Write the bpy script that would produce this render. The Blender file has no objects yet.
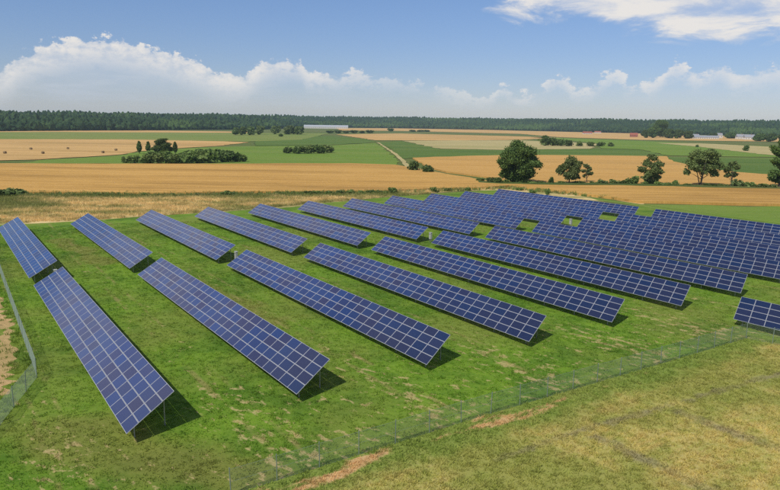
import bpy, bmesh, math, random
import numpy as np
from mathutils import Vector, Matrix

R = math.radians
random.seed(7)
rng = np.random.default_rng(7)
scene = bpy.context.scene
col = scene.collection

# ------------------------------------------------------------------ camera
F_PX, PW, PH = 667.4, 780.0, 490.0
PITCH, ROLL, YAW = 0.18119, 0.01368, -0.9711
CAM = np.array([145.07, -9.03, 21.67])
FW = np.array([math.cos(PITCH)*math.sin(YAW), math.cos(PITCH)*math.cos(YAW), -math.sin(PITCH)])
RT0 = np.array([math.cos(YAW), -math.sin(YAW), 0.0])
UP0 = np.cross(RT0, FW)
RT = RT0*math.cos(ROLL)+UP0*math.sin(ROLL)
UP = UP0*math.cos(ROLL)-RT0*math.sin(ROLL)
cd = bpy.data.cameras.new('camera')
cam = bpy.data.objects.new('camera', cd)
col.objects.link(cam)
cd.sensor_width = 36.0
cd.lens = F_PX/PW*36.0
cd.clip_start, cd.clip_end = 0.5, 30000
cam.matrix_world = Matrix(((RT[0], UP[0], -FW[0], CAM[0]), (RT[1], UP[1], -FW[1], CAM[1]),
                           (RT[2], UP[2], -FW[2], CAM[2]), (0, 0, 0, 1)))
scene.camera = cam

# ------------------------------------------------------------------ light, sky, exposure
SUN_EL, SUN_AZ = R(51), R(163)
sd = bpy.data.lights.new('sun', 'SUN')
sd.energy, sd.angle, sd.color = 3.6, R(0.53), (1.0, 0.945, 0.86)
sun = bpy.data.objects.new('sun', sd)
col.objects.link(sun)
sv = Vector((math.cos(SUN_EL)*math.sin(SUN_AZ), math.cos(SUN_EL)*math.cos(SUN_AZ), math.sin(SUN_EL)))
sun.rotation_euler = sv.to_track_quat('Z', 'Y').to_euler()
scene.view_settings.view_transform = 'Standard'
scene.view_settings.look = 'None'
scene.view_settings.exposure = 0.12
scene.view_settings.gamma = 1.0
scene.cycles.use_denoising = False
scene.cycles.max_bounces = 6
scene.cycles.transparent_max_bounces = 16
scene.cycles.volume_bounces = 1


class NT:
    """small helper to write node trees"""
    def __init__(s, tree):
        s.t = tree
    def n(s, typ, **kw):
        nd = s.t.nodes.new(typ)
        for k, v in kw.items():
            setattr(nd, k, v)
        return nd
    def put(s, sock, v):
        if hasattr(v, 'is_linked') or isinstance(v, bpy.types.NodeSocket):
            s.t.links.new(v, sock)
        elif v is not None:
            sock.default_value = v
    def m(s, op, a, b=None, c=None, clamp=False):
        nd = s.n('ShaderNodeMath', operation=op, use_clamp=clamp)
        s.put(nd.inputs[0], a)
        if b is not None: s.put(nd.inputs[1], b)
        if c is not None: s.put(nd.inputs[2], c)
        return nd.outputs[0]
    def vm(s, op, a, b=None, out=0):
        nd = s.n('ShaderNodeVectorMath', operation=op)
        s.put(nd.inputs[0], a)
        if b is not None: s.put(nd.inputs[1], b)
        return nd.outputs[out]
    def ss(s, x, lo, hi, a=0.0, b=1.0):
        nd = s.n('ShaderNodeMapRange', interpolation_type='SMOOTHSTEP')
        s.put(nd.inputs[0], x); s.put(nd.inputs[1], lo); s.put(nd.inputs[2], hi)
        s.put(nd.inputs[3], a); s.put(nd.inputs[4], b)
        return nd.outputs[0]
    def lin(s, x, lo, hi, a=0.0, b=1.0):
        nd = s.n('ShaderNodeMapRange')
        s.put(nd.inputs[0], x); s.put(nd.inputs[1], lo); s.put(nd.inputs[2], hi)
        s.put(nd.inputs[3], a); s.put(nd.inputs[4], b)
        return nd.outputs[0]
    def noise(s, vec, scale, detail=4.0, rough=0.55, dist=0.0):
        nd = s.n('ShaderNodeTexNoise')
        if vec is not None: s.put(nd.inputs['Vector'], vec)
        nd.inputs['Scale'].default_value = scale
        nd.inputs['Detail'].default_value = detail
        nd.inputs['Roughness'].default_value = rough
        nd.inputs['Distortion'].default_value = dist
        return nd.outputs['Fac']
    def mix(s, f, a, b):
        nd = s.n('ShaderNodeMix', data_type='RGBA', clamp_factor=True)
        s.put(nd.inputs[0], f)
        s.put(nd.inputs[6], a if not isinstance(a, tuple) else (*a, 1.0))
        s.put(nd.inputs[7], b if not isinstance(b, tuple) else (*b, 1.0))
        return nd.outputs[2]
    def xyz(s, x, y, z):
        nd = s.n('ShaderNodeCombineXYZ')
        s.put(nd.inputs[0], x); s.put(nd.inputs[1], y); s.put(nd.inputs[2], z)
        return nd.outputs[0]
    def sep(s, v):
        nd = s.n('ShaderNodeSeparateXYZ'); s.put(nd.inputs[0], v)
        return nd.outputs
    def curve(s, x, pts):
        nd = s.n('ShaderNodeFloatCurve')
        c = nd.mapping.curves[0]
        while len(c.points) > 2: c.points.remove(c.points[1])
        c.points[0].location = pts[0]; c.points[1].location = pts[-1]
        for p in pts[1:-1]: c.points.new(*p)
        nd.mapping.update()
        s.put(nd.inputs['Value'], x)
        return nd.outputs[0]


world = bpy.data.worlds.new('World')
scene.world = world
world.use_nodes = True
wt = world.node_tree
wt.nodes.clear()
w = NT(wt)
skyt = w.n('ShaderNodeTexSky', sky_type='NISHITA', sun_disc=False)
skyt.sun_elevation, skyt.sun_rotation = SUN_EL, SUN_AZ
skyt.altitude, skyt.air_density, skyt.dust_density, skyt.ozone_density = 100, 1.0, 0.1, 3.5
gen = w.n('ShaderNodeTexCoord').outputs['Generated']
rot = w.n('ShaderNodeMapping', vector_type='POINT')
rot.inputs['Rotation'].default_value = (0, 0, YAW)
w.put(rot.inputs['Vector'], gen)
dx, dy, dz = w.sep(rot.outputs[0])
az = w.m('ARCTAN2', dx, dy)                         # 0 = the way the camera looks, + to the right
el = w.m('ARCSINE', dz)
def sky_pts(lst):                                   # (pixel x, pixel y) -> (0..1 azimuth, elevation*4)
    o = []
    for x, y in lst:
        a = math.atan((x-390)/F_PX)
        e = math.atan((122.7+(x-390)*0.0137-y)/F_PX)
        o.append(((a+1.0)/2.0, e*4))
    return o
u = w.lin(az, -1.0, 1.0)
azs = w.xyz(w.m('MULTIPLY', az, 1.0), w.m('MULTIPLY', el, 1.5), 0.0)
n_big = w.noise(azs, 22, 7, 0.66)
n_fine = w.noise(azs, 75, 5, 0.62)
nn = w.m('ADD', w.m('MULTIPLY', n_big, 0.74), w.m('MULTIPLY', n_fine, 0.26))
top = w.curve(u, [(0.0, 0.30)] + sky_pts([(-200, 60), (-60, 72), (0, 73), (30, 60), (70, 50), (105, 45), (150, 50), (200, 62), (240, 73), (272, 60),
      (296, 60), (312, 72), (350, 72), (430, 82), (465, 93), (488, 92), (500, 84), (515, 93), (535, 86), (553, 77), (570, 88), (590, 82), (606, 75),
      (625, 84), (655, 74), (668, 66), (685, 74), (708, 66), (725, 76), (742, 72), (780, 68), (900, 66)]) + [(1.0, 0.30)])
hgt = w.m('SUBTRACT', w.m('ADD', w.m('MULTIPLY', top, 0.25), w.m('MULTIPLY', w.m('SUBTRACT', nn, 0.53), 0.085)), el)   # + inside the bank
strength = w.curve(u, [(0.0, 0.8)] + [(p[0], v) for p, v in zip(sky_pts([(0, 0), (240, 0), (310, 0), (370, 0), (440, 0), (480, 0), (540, 0), (600, 0), (660, 0), (780, 0)]),
      (0.92, 0.92, 0.85, 0.55, 0.40, 0.55, 0.66, 0.66, 0.82, 0.80))] + [(1.0, 0.8)])
thick = w.curve(u, [(0.0, 0.45)] + [(p[0], v) for p, v in zip(sky_pts([(0, 0), (200, 0), (300, 0), (440, 0), (500, 0), (640, 0), (720, 0), (780, 0)]),
      (0.42, 0.42, 0.28, 0.20, 0.18, 0.22, 0.30, 0.32))] + [(1.0, 0.45)])
dep = w.m('DIVIDE', hgt, w.m('MULTIPLY', thick, 0.1))            # 0 at the top of the cloud, 1 at the foot of its bright part
body = w.ss(hgt, 0.0, 0.006)
lumps = w.ss(nn, 0.38, 0.60, 0.55, 1.0)
gaps = w.ss(w.m('ADD', n_big, w.ss(thick, 0.28, 0.40, 0.0, 0.5)), 0.38, 0.51, 0.34, 1.0)
crest = w.m('MULTIPLY', w.m('MULTIPLY', w.m('MULTIPLY', body, w.ss(dep, 1.7, 0.35)), lumps), gaps)
low = w.m('MULTIPLY', w.ss(el, 0.0, 0.06, 0.10, 0.40), w.ss(thick, 0.16, 0.42, 0.12, 0.85))
streaks = w.m('MULTIPLY', w.ss(w.noise(w.xyz(w.m('MULTIPLY', az, 0.35), w.m('MULTIPLY', el, 2.5), 8.0), 22, 5, 0.6), 0.45, 0.66), w.ss(el, 0.005, 0.03, 0.0, 0.35))
a_bank = w.m('MULTIPLY', w.m('MAXIMUM', crest, w.m('MULTIPLY', body, w.m('ADD', low, w.m('MULTIPLY', streaks, 0.7)))), strength, clamp=True)
# the high sheet of cloud to the upper right
azc = w.xyz(w.m('MULTIPLY', az, 1.0), w.m('MULTIPLY', el, 2.6), 3.7)
n_sheet = w.noise(azc, 9, 7, 0.62, 0.4)
edge = w.curve(u, [(0.0, 0.95), (0.40, 0.95)] + sky_pts([(430, -14), (465, 2), (510, 22), (570, 34), (640, 48), (700, 52), (780, 50), (1000, 46)]) + [(1.0, 0.74)])
in_sheet = w.m('SUBTRACT', el, w.m('MULTIPLY', edge, 0.25))
a_sheet = w.m('MULTIPLY', w.ss(w.m('ADD', in_sheet, w.m('MULTIPLY', w.m('SUBTRACT', n_sheet, 0.5), 0.11)), -0.006, 0.022),
              w.ss(n_sheet, 0.34, 0.58, 0.35, 0.95))
a_all = w.m('MAXIMUM', a_bank, w.m('MULTIPLY', a_sheet, w.ss(el, 0.9, 0.3)), clamp=True)
white = w.mix(w.m('MAXIMUM', crest, a_sheet), (5.5, 6.0, 7.0), (8.4, 8.0, 7.5))
hsv = w.n('ShaderNodeHueSaturation'); hsv.inputs['Saturation'].default_value = 1.12
w.put(hsv.inputs['Color'], skyt.outputs[0])
tint = w.vm('MULTIPLY', hsv.outputs[0], (0.93, 0.88, 1.0))
tint = w.vm('MULTIPLY', tint, w.mix(w.ss(el, 0.0, 0.22), (0.735, 0.765, 0.85), (1.0, 1.0, 1.0)))
skyc = w.mix(a_all, tint, white)
bg = w.n('ShaderNodeBackground')
w.put(bg.inputs[0], skyc)
bg.inputs[1].default_value = 0.094
wo = w.n('ShaderNodeOutputWorld')
wt.links.new(bg.outputs[0], wo.inputs[0])


# ------------------------------------------------------------------ helpers
def at(px, py, z=0.0):
    """the point of the level z that lies where the photograph shows pixel px, py"""
    d = FW*F_PX+RT*(px-PW/2)-UP*(py-PH/2)
    return CAM+d*((z-CAM[2])/d[2])
def depth(p):
    return float((np.array(p)-CAM)@FW)
def px_m(p):
    return depth(p)/F_PX                              # metres per photograph pixel at p
def tag(o, label=None, cat=None, group=None, kind=None):
    if label: o['label'] = label
    if cat: o['category'] = cat
    if group: o['group'] = group
    if kind: o['kind'] = kind
    return o
def link(name, data, parent=None):
    o = bpy.data.objects.new(name, data)
    col.objects.link(o)
    if parent is not None: o.parent = parent
    return o
def empty(name, loc, rz=0.0):
    o = link(name, None)
    o.location = loc; o.rotation_euler = (0, 0, rz); o.empty_display_size = 0.5
    return o
def mesh_np(name, V, Fc, mats, smooth=False, mi=None):
    """V (n,3), Fc (m,k) with one k"""
    V = np.asarray(V, dtype=np.float32); Fc = np.asarray(Fc, dtype=np.int32)
    me = bpy.data.meshes.new(name)
    k = Fc.shape[1]
    me.vertices.add(len(V)); me.vertices.foreach_set('co', V.ravel())
    me.loops.add(Fc.size); me.loops.foreach_set('vertex_index', Fc.ravel())
    me.polygons.add(len(Fc))
    me.polygons.foreach_set('loop_start', np.arange(0, Fc.size, k, dtype=np.int32))
    me.polygons.foreach_set('loop_total', np.full(len(Fc), k, dtype=np.int32))
    for m in (mats if isinstance(mats, (list, tuple)) else [mats]): me.materials.append(m)
    if mi is not None: me.polygons.foreach_set('material_index', np.asarray(mi, dtype=np.int32))
    me.polygons.foreach_set('use_smooth', np.full(len(Fc), bool(smooth)))
    me.update(calc_edges=True)
    return me
def add_attr(me, name, vals):
    a = me.attributes.new(name, 'FLOAT', 'FACE')
    a.data.foreach_set('value', np.asarray(vals, dtype=np.float32))
class MB:
    """collects quads"""
    def __init__(s): s.v = []; s.f = []
    def box(s, lo, hi, M=None):
        n = len(s.v)
        for x in (lo[0], hi[0]):
            for y in (lo[1], hi[1]):
                for z in (lo[2], hi[2]):
                    p = Vector((x, y, z))
                    s.v.append(tuple(M @ p) if M is not None else (x, y, z))
        for q in ((0, 1, 3, 2), (4, 6, 7, 5), (0, 4, 5, 1), (2, 3, 7, 6), (0, 2, 6, 4), (1, 5, 7, 3)):
            s.f.append(tuple(n+i for i in q))
    def tube(s, pts, rad, k=6):
        n0 = len(s.v)
        pts = [Vector(p) for p in pts]
        for i, p in enumerate(pts):
            d = (pts[min(i+1, len(pts)-1)]-pts[max(i-1, 0)]).normalized()
            a = d.orthogonal().normalized() if abs(d.z) < 0.95 else d.cross(Vector((1, 0, 0))).normalized()
            b = d.cross(a)
            for j in range(k):
                t = 2*math.pi*j/k
                s.v.append(tuple(p+(a*math.cos(t)+b*math.sin(t))*rad[i]))
        for i in range(len(pts)-1):
            for j in range(k):
                s.f.append((n0+i*k+j, n0+i*k+(j+1) % k, n0+(i+1)*k+(j+1) % k, n0+(i+1)*k+j))
        for base, flip in ((n0, True), (n0+(len(pts)-1)*k, False)):
            idx = [base+j for j in range(k)]
            if k == 4: s.f.append(tuple(reversed(idx)) if flip else tuple(idx))
            if k == 6:
                s.f.append((idx[0], idx[1], idx[2], idx[3])); s.f.append((idx[3], idx[4], idx[5], idx[0]))
    def mesh(s, name, mat, smooth=False): return mesh_np(name, s.v, s.f, mat, smooth)
    def build(s, name, mat, parent=None, smooth=False): return link(name, s.mesh(name, mat, smooth), parent)


def material(name):
    m = bpy.data.materials.new(name)
    m.use_nodes = True
    m.node_tree.nodes.clear()
    t = NT(m.node_tree)
    bs = t.n('ShaderNodeBsdfPrincipled')
    out = t.n('ShaderNodeOutputMaterial')
    m.node_tree.links.new(bs.outputs[0], out.inputs[0])
    return m, t, bs, out
def plain(name, c, rough=0.6, metal=0.0, var=0.15, scale=3.0):
    m, t, bs, _ = material(name)
    pos = t.n('ShaderNodeTexCoord').outputs['Object']
    n = t.noise(pos, scale, 4, 0.6)
    t.put(bs.inputs['Base Color'], t.mix(n, tuple(x*(1-var) for x in c), tuple(min(1, x*(1+var)) for x in c)))
    bs.inputs['Roughness'].default_value = rough
    bs.inputs['Metallic'].default_value = metal
    return m

# ---- the ground's colour, shared by the soil and by the tufts that grow on it
def seg_dist(t, x, y, A, B):
    """distance in metres from the segment A-B (world), and the place along it 0..1"""
    A = np.array(A[:2]); B = np.array(B[:2]); L = np.linalg.norm(B-A); d = (B-A)/L
    rx = t.m('SUBTRACT', x, float(A[0])); ry = t.m('SUBTRACT', y, float(A[1]))
    al = t.m('ADD', t.m('MULTIPLY', rx, float(d[0])), t.m('MULTIPLY', ry, float(d[1])))
    pe = t.m('SUBTRACT', t.m('MULTIPLY', ry, float(d[0])), t.m('MULTIPLY', rx, float(d[1])))
    ov = t.m('SUBTRACT', al, t.m('MINIMUM', t.m('MAXIMUM', al, 0.0), float(L)))
    ds = t.m('SQRT', t.m('ADD', t.m('MULTIPLY', ov, ov), t.m('MULTIPLY', pe, pe)))
    return ds, pe
FENCE = [at(231, 495), at(490.8, 413.5), at(620, 376), at(746, 338.5), at(800, 349)]
LFENCE = [at(-30, 190), at(0, 273), at(37, 377.5), at(0, 425.5), at(-70, 493)]

FANG = math.atan2(FENCE[3][1]-FENCE[0][1], FENCE[3][0]-FENCE[0][0])
def rotxy(t, x, y, ang):
    c, s = math.cos(ang), math.sin(ang)
    return (t.m('ADD', t.m('MULTIPLY', x, c), t.m('MULTIPLY', y, s)),
            t.m('SUBTRACT', t.m('MULTIPLY', y, c), t.m('MULTIPLY', x, s)))
def lawn_colour(t):
    P = t.n('ShaderNodeNewGeometry').outputs['Position']
    x, y, z = t.sep(P)
    p = t.xyz(x, y, 0.0)
    big = t.noise(p, 0.045, 4, 0.6); mid = t.noise(p, 0.35, 5, 0.65); fine = t.noise(p, 2.6, 4, 0.65)
    g = t.mix(t.ss(mid, 0.32, 0.66), (0.074, 0.162, 0.010), (0.140, 0.248, 0.018))
    g = t.mix(t.m('MULTIPLY', t.ss(fine, 0.40, 0.70), 0.55), g, (0.185, 0.262, 0.034))
    g = t.mix(t.m('MULTIPLY', t.ss(big, 0.42, 0.62), 0.7), g, (0.178, 0.212, 0.038))     # yellower spells
    deep = t.noise(t.xyz(x, y, 3.0), 0.11, 5, 0.68)
    g = t.mix(t.m('MULTIPLY', t.ss(deep, 0.46, 0.66), 0.6), g, (0.042, 0.112, 0.008))
    # turf worn to olive by the near end of the first table and between the second and third
    for a, b, wd in ((at(60, 440), at(235, 478), 5.0), (at(195, 282), at(262, 322), 3.0), (at(60, 240), at(100, 262), 2.5)):
        d, _ = seg_dist(t, x, y, a, b)
        g = t.mix(t.m('MULTIPLY', t.ss(t.m('ADD', d, t.m('MULTIPLY', t.m('SUBTRACT', deep, 0.5), 9.0)), wd, wd*0.25), 0.55), g, t.mix(fine, (0.135, 0.125, 0.028), (0.235, 0.205, 0.058)))
    # parched spots, more of them in bands along the rows and close to the fence
    # rows 12.58 m apart along y: the mown lane between two rows
    lane = t.m('FRACT', t.m('DIVIDE', t.m('SUBTRACT', y, 5.5), 12.58))
    band = t.m('MULTIPLY', t.ss(lane, 0.0, 0.16), t.ss(lane, 0.50, 0.26))
    dmin = None
    for a, b in zip(FENCE[:-1], FENCE[1:]):
        d, _ = seg_dist(t, x, y, a, b)
        dmin = d if dmin is None else t.m('MINIMUM', dmin, d)
    near = t.ss(dmin, 26.0, 3.0)
    px_, py_ = rotxy(t, x, y, 0.25)
    sp = t.noise(t.xyz(t.m('MULTIPLY', px_, 0.45), py_, 2.2), 1.35, 4, 0.62)
    reg = t.noise(t.xyz(x, y, 9.0), 0.12, 3, 0.6)
    thr = t.m('SUBTRACT', 0.721, t.m('ADD', t.m('MULTIPLY', near, 0.085), t.m('ADD', t.m('MULTIPLY', band, 0.05), t.m('MULTIPLY', reg, 0.15))))
    sp = t.m('ADD', t.m('MULTIPLY', sp, 0.72), t.m('MULTIPLY', t.noise(t.xyz(x, y, 4.4), 2.4, 4, 0.7), 0.30))
    dry = t.ss(sp, thr, t.m('ADD', thr, 0.07))
    straw = t.mix(fine, (0.38, 0.28, 0.12), (0.54, 0.42, 0.21))
    g = t.mix(t.m('MULTIPLY', dry, 0.68), g, straw)
    # wheel tracks down the lanes
    trk = t.m('MINIMUM', t.m('ABSOLUTE', t.m('SUBTRACT', lane, 0.20)), t.m('ABSOLUTE', t.m('SUBTRACT', lane, 0.335)))
    trk = t.m('ADD', trk, t.m('MULTIPLY', t.m('SUBTRACT', mid, 0.5), 0.05))
    g = t.mix(t.m('MULTIPLY', t.ss(trk, 0.030, 0.006), t.ss(t.noise(t.xyz(t.m('MULTIPLY', x, 0.5), y, 6.0), 0.35, 4, 0.7), 0.46, 0.66, 0.0, 0.55)), g, t.mix(fine, (0.20, 0.165, 0.05), (0.36, 0.29, 0.12)))
    # bare sand just outside the fence
    d1, side = seg_dist(t, x, y, FENCE[0], FENCE[2])
    fx_, fy_ = rotxy(t, x, y, FANG)
    sand = t.m('MULTIPLY', t.ss(t.m('SUBTRACT', t.m('ABSOLUTE', t.m('ADD', side, 0.9)), t.m('MULTIPLY', t.m('SUBTRACT', t.noise(t.xyz(t.m('MULTIPLY', fx_, 0.35), fy_, 0.0), 0.40, 5, 0.7), 0.55), 7.5)), 0.6, 0.0),
               t.ss(d1, 3.2, 2.0))
    g = t.mix(sand, g, t.mix(fine, (0.44, 0.28, 0.12), (0.56, 0.39, 0.19)))
    return g, fine, mid
def meadow_colour(t):
    P = t.n('ShaderNodeNewGeometry').outputs['Position']
    x, y, z = t.sep(P)
    p = t.xyz(x, y, 0.0)
    sx, sy = rotxy(t, x, y, FANG)
    st = t.noise(t.xyz(t.m('MULTIPLY', sx, 0.16), sy, 1.0), 0.7, 5, 0.68)
    big = t.noise(p, 0.075, 4, 0.6); mid = t.noise(p, 0.5, 5, 0.7); fine = t.noise(p, 3.2, 4, 0.7)
    g = t.mix(t.ss(mid, 0.30, 0.70), (0.280, 0.292, 0.060), (0.455, 0.380, 0.120))
    g = t.mix(t.m('MULTIPLY', t.ss(st, 0.42, 0.66), 0.6), g, (0.45, 0.33, 0.115))
    g = t.mix(t.m('MULTIPLY', t.ss(fine, 0.42, 0.72), 0.5), g, (0.52, 0.42, 0.19))
    g = t.mix(t.m('MULTIPLY', t.ss(big, 0.42, 0.60), 0.7), g, (0.205, 0.240, 0.046))
    # greener verge against the fence
    for a, b in ((FENCE[0], FENCE[3]),):
        d, _ = seg_dist(t, x, y, a, b)
        g = t.mix(t.m('MULTIPLY', t.ss(t.m('ADD', d, t.m('MULTIPLY', mid, 4.0)), 6.0, 3.0), 0.75), g, (0.150, 0.225, 0.036))
        d1, side = seg_dist(t, x, y, FENCE[0], FENCE[2])
        sand = t.m('MULTIPLY', t.ss(t.m('SUBTRACT', t.m('ABSOLUTE', t.m('ADD', side, 0.9)), t.m('MULTIPLY', t.m('SUBTRACT', t.noise(t.xyz(t.m('MULTIPLY', sx, 0.35), sy, 0.0), 0.40, 5, 0.7), 0.52), 7.5)), 0.7, 0.0),
                   t.ss(d1, 3.4, 2.0))
        g = t.mix(sand, g, t.mix(fine, (0.44, 0.28, 0.12), (0.56, 0.39, 0.19)))
    # old swaths of cut hay, grey and brown
    for (a, b, wd) in (((598, 438), (712, 492), 0.85), ((682, 414), (800, 458), 0.9), ((494, 461), (596, 425), 0.5), ((606, 424), (778, 374), 0.55)):
        d, _ = seg_dist(t, x, y, at(*a), at(*b))
        k = t.ss(t.m('ADD', d, t.m('MULTIPLY', t.m('SUBTRACT', mid, 0.5), 2.6)), wd, wd*0.2)
        g = t.mix(t.m('MULTIPLY', k, t.ss(t.noise(p, 0.3, 3, 0.6), 0.36, 0.64, 0.22, 0.60)), g, t.mix(fine, (0.17, 0.135, 0.085), (0.30, 0.25, 0.165)))
    return g, fine, mid
def strip_colour(t):
    P = t.n('ShaderNodeNewGeometry').outputs['Position']
    x, y, z = t.sep(P)
    p = t.xyz(x, y, 0.0)
    sx, sy = rotxy(t, x, y, R(53))
    st = t.noise(t.xyz(t.m('MULTIPLY', sx, 0.3), sy, 5.0), 0.16, 5, 0.65)
    fine = t.noise(p, 0.9, 5, 0.7); mid = t.noise(p, 0.2, 4, 0.65)
    g = t.mix(t.ss(mid, 0.34, 0.66), (0.50, 0.37, 0.15), (0.66, 0.50, 0.235))
    g = t.mix(t.m('MULTIPLY', t.ss(st, 0.47, 0.60), 0.75), g, (0.20, 0.215, 0.055))
    g = t.mix(t.m('MULTIPLY', t.ss(fine, 0.48, 0.72), 0.5), g, (0.28, 0.24, 0.08))
    for a, b, wd in ((at(-60, 196), at(380, 194), 15.0), (at(-60, 198), at(20, 206), 16.0), (at(0, 224), at(210, 212.5), 5.0), (at(210, 212.5), at(430, 194), 9.0)):
        d, _ = seg_dist(t, x, y, a, b)
        g = t.mix(t.m('MULTIPLY', t.ss(t.m('ADD', d, t.m('MULTIPLY', mid, 16.0)), wd+6.0, wd-4.0), 0.8), g, t.mix(fine, (0.085, 0.125, 0.026), (0.19, 0.21, 0.055)))
    return g, fine, mid
def ground_mat(name, fn, bump=0.35, dist=0.15):
    m, t, bs, _ = material(name)
    g, fine, mid = fn(t)
    t.put(bs.inputs['Base Color'], g)
    bs.inputs['Roughness'].default_value = 0.95
    bs.inputs['Specular IOR Level'].default_value = 0.15
    b = t.n('ShaderNodeBump'); b.inputs['Strength'].default_value = bump; b.inputs['Distance'].default_value = dist
    t.put(b.inputs['Height'], t.m('ADD', fine, mid)); t.put(bs.inputs['Normal'], b.outputs[0])
    return m
def tuft_mat(name, fn, lift=1.0):
    """grass of the colour of its own ground"""
    m, t, bs, out = material(name)
    g, fine, mid = fn(t)
    rnd = t.n('ShaderNodeObjectInfo').outputs['Random']
    hs = t.n('ShaderNodeHueSaturation')
    t.put(hs.inputs['Value'], t.lin(rnd, 0, 1, 0.75*lift, 1.3*lift)); t.put(hs.inputs['Color'], g)
    t.put(bs.inputs['Base Color'], hs.outputs[0])
    bs.inputs['Roughness'].default_value = 0.75
    bs.inputs['Specular IOR Level'].default_value = 0.2
    tr = t.n('ShaderNodeBsdfTranslucent'); t.put(tr.inputs[0], hs.outputs[0])
    mx = t.n('ShaderNodeMixShader'); mx.inputs[0].default_value = 0.45
    t.t.links.new(bs.outputs[0], mx.inputs[1]); t.t.links.new(tr.outputs[0], mx.inputs[2])
    t.t.links.new(mx.outputs[0], out.inputs[0])
    return m
def crop_mat(name, c1, c2, c3=None, ang=R(53), tram=0.0, k=1.0, patch=0.5):
    """a field: fine grain, streaks along its rows, tramlines and patches of another colour"""
    m, t, bs, _ = material(name)
    P = t.n('ShaderNodeNewGeometry').outputs['Position']
    x, y, z = t.sep(P)
    sx, sy = rotxy(t, x, y, ang)
    st = t.noise(t.xyz(t.m('MULTIPLY', sx, 0.10), sy, 0.0), 0.22*k, 5, 0.65)
    fine = t.noise(t.xyz(t.m('MULTIPLY', sx, 0.5), sy, 1.0), 1.4*k, 5, 0.7)
    big = t.noise(t.xyz(t.m('MULTIPLY', sx, 0.22), sy, 4.0), 0.030*k, 5, 0.66)
    wide = t.noise(t.xyz(t.m('MULTIPLY', sx, 0.06), sy, 7.0), 0.035*k, 4, 0.6)
    g = t.mix(t.m('ADD', t.m('MULTIPLY', t.ss(st, 0.34, 0.66), 0.6), t.m('MULTIPLY', t.ss(wide, 0.36, 0.64), 0.4)), c1, c2)
    g = t.mix(t.m('MULTIPLY', t.ss(fine, 0.40, 0.70), 0.45), g, tuple(min(1, v*1.25) for v in c2))
    if c3: g = t.mix(t.m('MULTIPLY', t.ss(big, 0.46, 0.66), patch), g, c3)
    if tram:
        fr = t.m('ABSOLUTE', t.m('SUBTRACT', t.m('FRACT', t.m('DIVIDE', t.m('ADD', sy, t.m('MULTIPLY', st, 4.0)), tram)), 0.5))
        g = t.mix(t.m('MULTIPLY', t.ss(fr, 0.045, 0.02), t.ss(big, 0.35, 0.6, 0.1, 0.6)), g, tuple(v*0.55 for v in c1))
    t.put(bs.inputs['Base Color'], g)
    bs.inputs['Roughness'].default_value = 0.95
    bs.inputs['Specular IOR Level'].default_value = 0.1
    b = t.n('ShaderNodeBump'); b.inputs['Strength'].default_value = 0.6; b.inputs['Distance'].default_value = 0.5
    t.put(b.inputs['Height'], t.m('ADD', fine, st)); t.put(bs.inputs['Normal'], b.outputs[0])
    return m
def leaf_mat(name, dark, light, back=0.3, scale=0.35):
    m, t, bs, out = material(name)
    g = t.n('ShaderNodeNewGeometry')
    pos = t.n('ShaderNodeTexCoord').outputs['Object']
    oi = t.n('ShaderNodeObjectInfo').outputs['Random']
    n = t.noise(pos, scale, 3, 0.6)
    c = t.mix(t.m('ADD', t.m('MULTIPLY', g.outputs['Random Per Island'], 0.55), t.m('MULTIPLY', t.ss(n, 0.35, 0.65), 0.45)), dark, light)
    hs = t.n('ShaderNodeHueSaturation')
    t.put(hs.inputs['Value'], t.lin(oi, 0, 1, 0.8, 1.2)); t.put(hs.inputs['Hue'], t.lin(oi, 0, 1, 0.49, 0.512)); t.put(hs.inputs['Color'], c)
    t.put(bs.inputs['Base Color'], hs.outputs[0])
    bs.inputs['Roughness'].default_value = 0.6
    bs.inputs['Specular IOR Level'].default_value = 0.3
    tr = t.n('ShaderNodeBsdfTranslucent'); t.put(tr.inputs[0], hs.outputs[0])
    mx = t.n('ShaderNodeMixShader'); mx.inputs[0].default_value = back
    t.t.links.new(bs.outputs[0], mx.inputs[1]); t.t.links.new(tr.outputs[0], mx.inputs[2])
    t.t.links.new(mx.outputs[0], out.inputs[0])
    return m
def forest_mat():
    m, t, bs, _ = material('forest_canopy')
    a = t.n('ShaderNodeAttribute', attribute_name='tint').outputs['Fac']
    P = t.n('ShaderNodeNewGeometry').outputs['Position']
    n = t.noise(P, 0.25, 4, 0.7); b = t.noise(P, 0.004, 3, 0.6)
    c = t.mix(a, (0.010, 0.027, 0.014), (0.036, 0.066, 0.021))
    c = t.mix(t.m('MULTIPLY', t.ss(n, 0.4, 0.7), 0.5), c, (0.040, 0.078, 0.024))
    c = t.mix(t.m('MULTIPLY', t.ss(b, 0.50, 0.62), 0.6), c, (0.075, 0.125, 0.030))
    t.put(bs.inputs['Base Color'], c)
    bs.inputs['Roughness'].default_value = 0.9; bs.inputs['Specular IOR Level'].default_value = 0.1
    return m
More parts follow.
